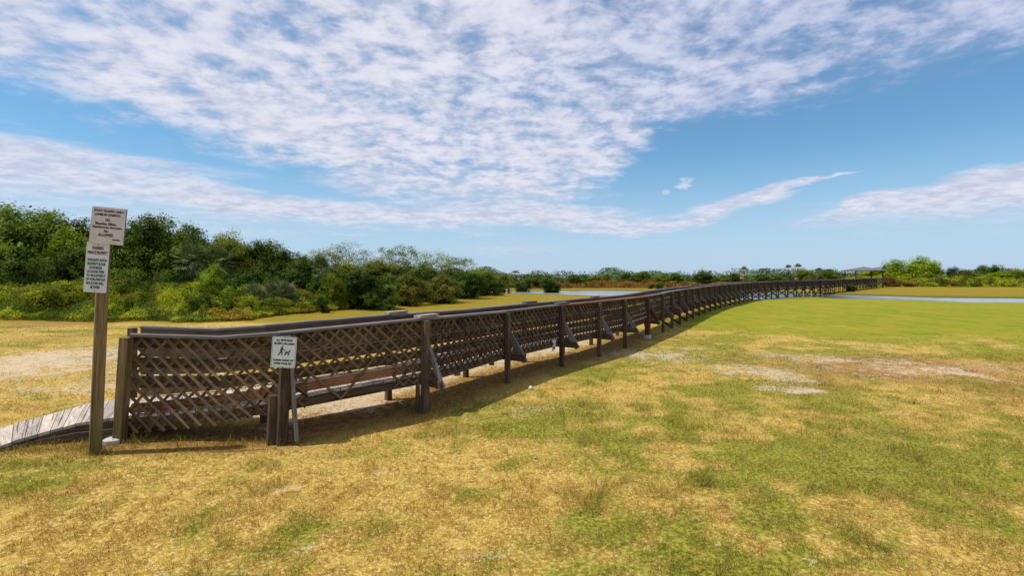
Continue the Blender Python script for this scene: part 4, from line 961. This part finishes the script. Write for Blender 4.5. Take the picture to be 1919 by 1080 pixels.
# far shore
FARS = [
 ('palm_b', 966, 508, 14, 74, 'round headed palm right of the left thicket tip', GP), ('palm_b', 1046, 513, 7, 78, 'small palm poking up behind the water edge bush', GP), ('dense_b', 1010, 519, 20, 76, 'low green tree between the thicket tip and the water edge bush', GF),
 ('dense_b', 1078, 515, 18, 80, 'low dark tree right of the water edge bush', GF), ('dense_c', 1118, 517, 20, 84, 'pale low tree second from the water edge bush', GF), ('dense_b', 1135, 514, 13, 83, 'small dark tree with a ragged top above the orange scrub', GF),
 ('dense_a', 1173, 512, 16, 82, 'dark low tree left of the round dome tree', GF), ('dense_a', 1204, 508, 20, 80, 'round dome tree above the orange scrub', GF), ('dense_c', 1240, 516, 20, 84, 'pale low tree right of the round dome tree', GF),
 ('dense_b', 1268, 511, 15, 82, 'dark tree midway between the dome tree and the spreading dark tree', GF), ('dark_a', 1318, 505, 27, 78, 'spreading dark tree left of the first dying palm', GF), ('dense_c', 1352, 516, 20, 86, 'bright low tree behind the timber platform', GF),
 ('dense_a', 1376, 512, 13, 84, 'dark low tree left of the lone tall palm', GF), ('dense_b', 1432, 514, 17, 86, 'low green tree right of the lone tall palm', GF), ('dense_b', 1458, 515, 17, 88, 'low green tree left of the twin skyline palms', GF),
 ('dense_c', 1507, 504, 17, 86, 'pale tree right behind the twin skyline palms', GF), ('olive_a', 1532, 512, 22, 84, 'olive brown tree between the twin palms and the gazebo', GF), ('dense_b', 1553, 506, 17, 88, 'dark twiggy tree left of the gazebo roof', GF), ('olive_a', 1575, 516, 17, 90, 'dark bush just left of the gazebo', GF),
 ('palm_b', 1395, 500, 8, 82, 'lone tall palm on the skyline above a dead trunk', GP), ('palm_b', 1331, 508, 6, 80, 'small palm right of the spreading dark tree', GP), ('palm_b', 1478, 497, 9, 88, 'left one of the twin skyline palms', GP), ('palm_b', 1496, 495, 10, 87, 'right one of the twin skyline palms', GP), ('palm_b', 1535, 503, 10, 86, 'palm between the twin palms and the gazebo', GP),
 ('stump', 1333, 516, 8, 77, 'brown dying palm left of the timber platform', GP), ('stump', 1391, 511, 8, 79, 'brown dying palm trunk right of the timber platform', GP), ('stump', 1492, 515, 6, 84, 'brown dying palm under the twin skyline palms', GP), ('stump', 1531, 514, 5, 83, 'pale dying palm in the dark shrubs left of the gazebo', GP),
 ('light_a', 1640, 504, 34, 96, 'light green bush behind the gazebo', GR), ('olive_a', 1600, 510, 30, 97, 'dull green bush seen through the gazebo posts', GR), ('dense_b', 1664, 501, 26, 98, 'green bush between the gazebo and the bright green trees', GR), ('light_a', 1688, 490, 46, 92, 'bright green tree right of the gazebo', GR), ('light_a', 1732, 484, 36, 93, 'tallest bright green tree right of the gazebo', GR), ('dense_c', 1748, 494, 20, 94, 'open grey green tree beside the tallest bright one', GR),
 ('olive_a', 1738, 514, 32, 89, 'olive bush in front of the bright green trees', GR), ('dark_a', 1796, 497, 25, 92, 'dark brown bush standing alone in the middle right skyline', GR), ('olive_a', 1815, 508, 28, 90, 'olive bush right of the dark brown bush', GR), ('dark_b', 1856, 493, 25, 95, 'dark green pointed tree near the right picture edge', GR),
 ('stump', 1771, 514, 6, 87, 'pale dead palm trunk among the right bushes', GR), ('rust_a', 1664, 518, 20, 86, 'bright rust red bush beside the gazebo', GR), ('rust_a', 1696, 526, 22, 86, 'low rust red bush right of the bright rust one', GR), ('rust_a', 1776, 528, 16, 85, 'low rust bush at the dead palm trunk', GR),
 ('light_a', 1842, 516, 40, 89, 'green mound under the pointed tree', GR), ('light_a', 1900, 508, 40, 90, 'green mound at the right picture edge', GR), ('rust_a', 1905, 501, 30, 98, 'reddish bush on top of the rise at the right picture edge', GR), ('olive_a', 1950, 503, 40, 93, 'olive mound cut by the right picture edge', GR),
 ('dark_a', 1222, 531, 8, 73, 'small dark shrub in the orange scrub', GF), ('dark_a', 1236, 528, 10, 71, 'round dark shrub on the far lawn before the orange scrub', GF), ('dark_a', 1596, 533, 12, 61, 'dark shrub at the water under the boardwalk', GF)]
for k, px, tp, hw, yd, lb_, g_ in FARS: plant(k, px, tp, hw, yd, lb_, 'palm' if k in ('palm_b', 'stump') else ('tree' if k.startswith('dense') else 'bush'), g_)
def hr(x, y, d): return np.clip((1 - np.exp(-(d + .05) / .8)) * (.35 + 1.2 * fbm(x, y, .5, 4, 25)), .05, 3)
tangle('orange_scrub', [(2, 74), (12, 77), (26, 76), (36, 73)], 4.0, hr, 110, L_rust, 9, .22, .5)
def hr2(x, y, d): return np.clip((1 - np.exp(-(d + .05) / 1.5)) * (.7 + 2.2 * fbm(x, y, .35, 4, 26)), .05, 4)
tangle('low_scrub', [(58, 86), (75, 84), (95, 83), (125, 82)], 7.0, hr2, 90, L_vine, 10, .24, .5)
def hf(x, y, d): return np.clip(.3 + (1 - np.exp(-(d + .05) / 1.5)) * (1.25 + 4.4 * (fbm(x, y, .22, 4, 27) - .3)), .1, 3.4)
o = tangle('far_thicket', [(-8, 70), (4, 80), (25, 88), (50, 92), (75, 96), (130, 96)], 9.0, hf, 95, L_dark, 12, .28, .75)
o = tangle('thicket_floor', [(-45, 30), (-30, 30), (-18, 30), (-11, 34), (-8, 42), (-5, 55), (-2, 68)], 9.0, lambda x, y, d: np.clip(.4 + 1.6 * fbm(x, y, .5, 3, 28) * (1 - np.exp(-d)), .1, 3) * np.interp(y, [30, 45, 60], [1.5, 1.1, .8]), 55, L_dark, 13, .26)
for k, v in PROTO.items():
    if not v[3]:
        for ch in list(v[0].children): bpy.data.objects.remove(ch)
        bpy.data.objects.remove(v[0])
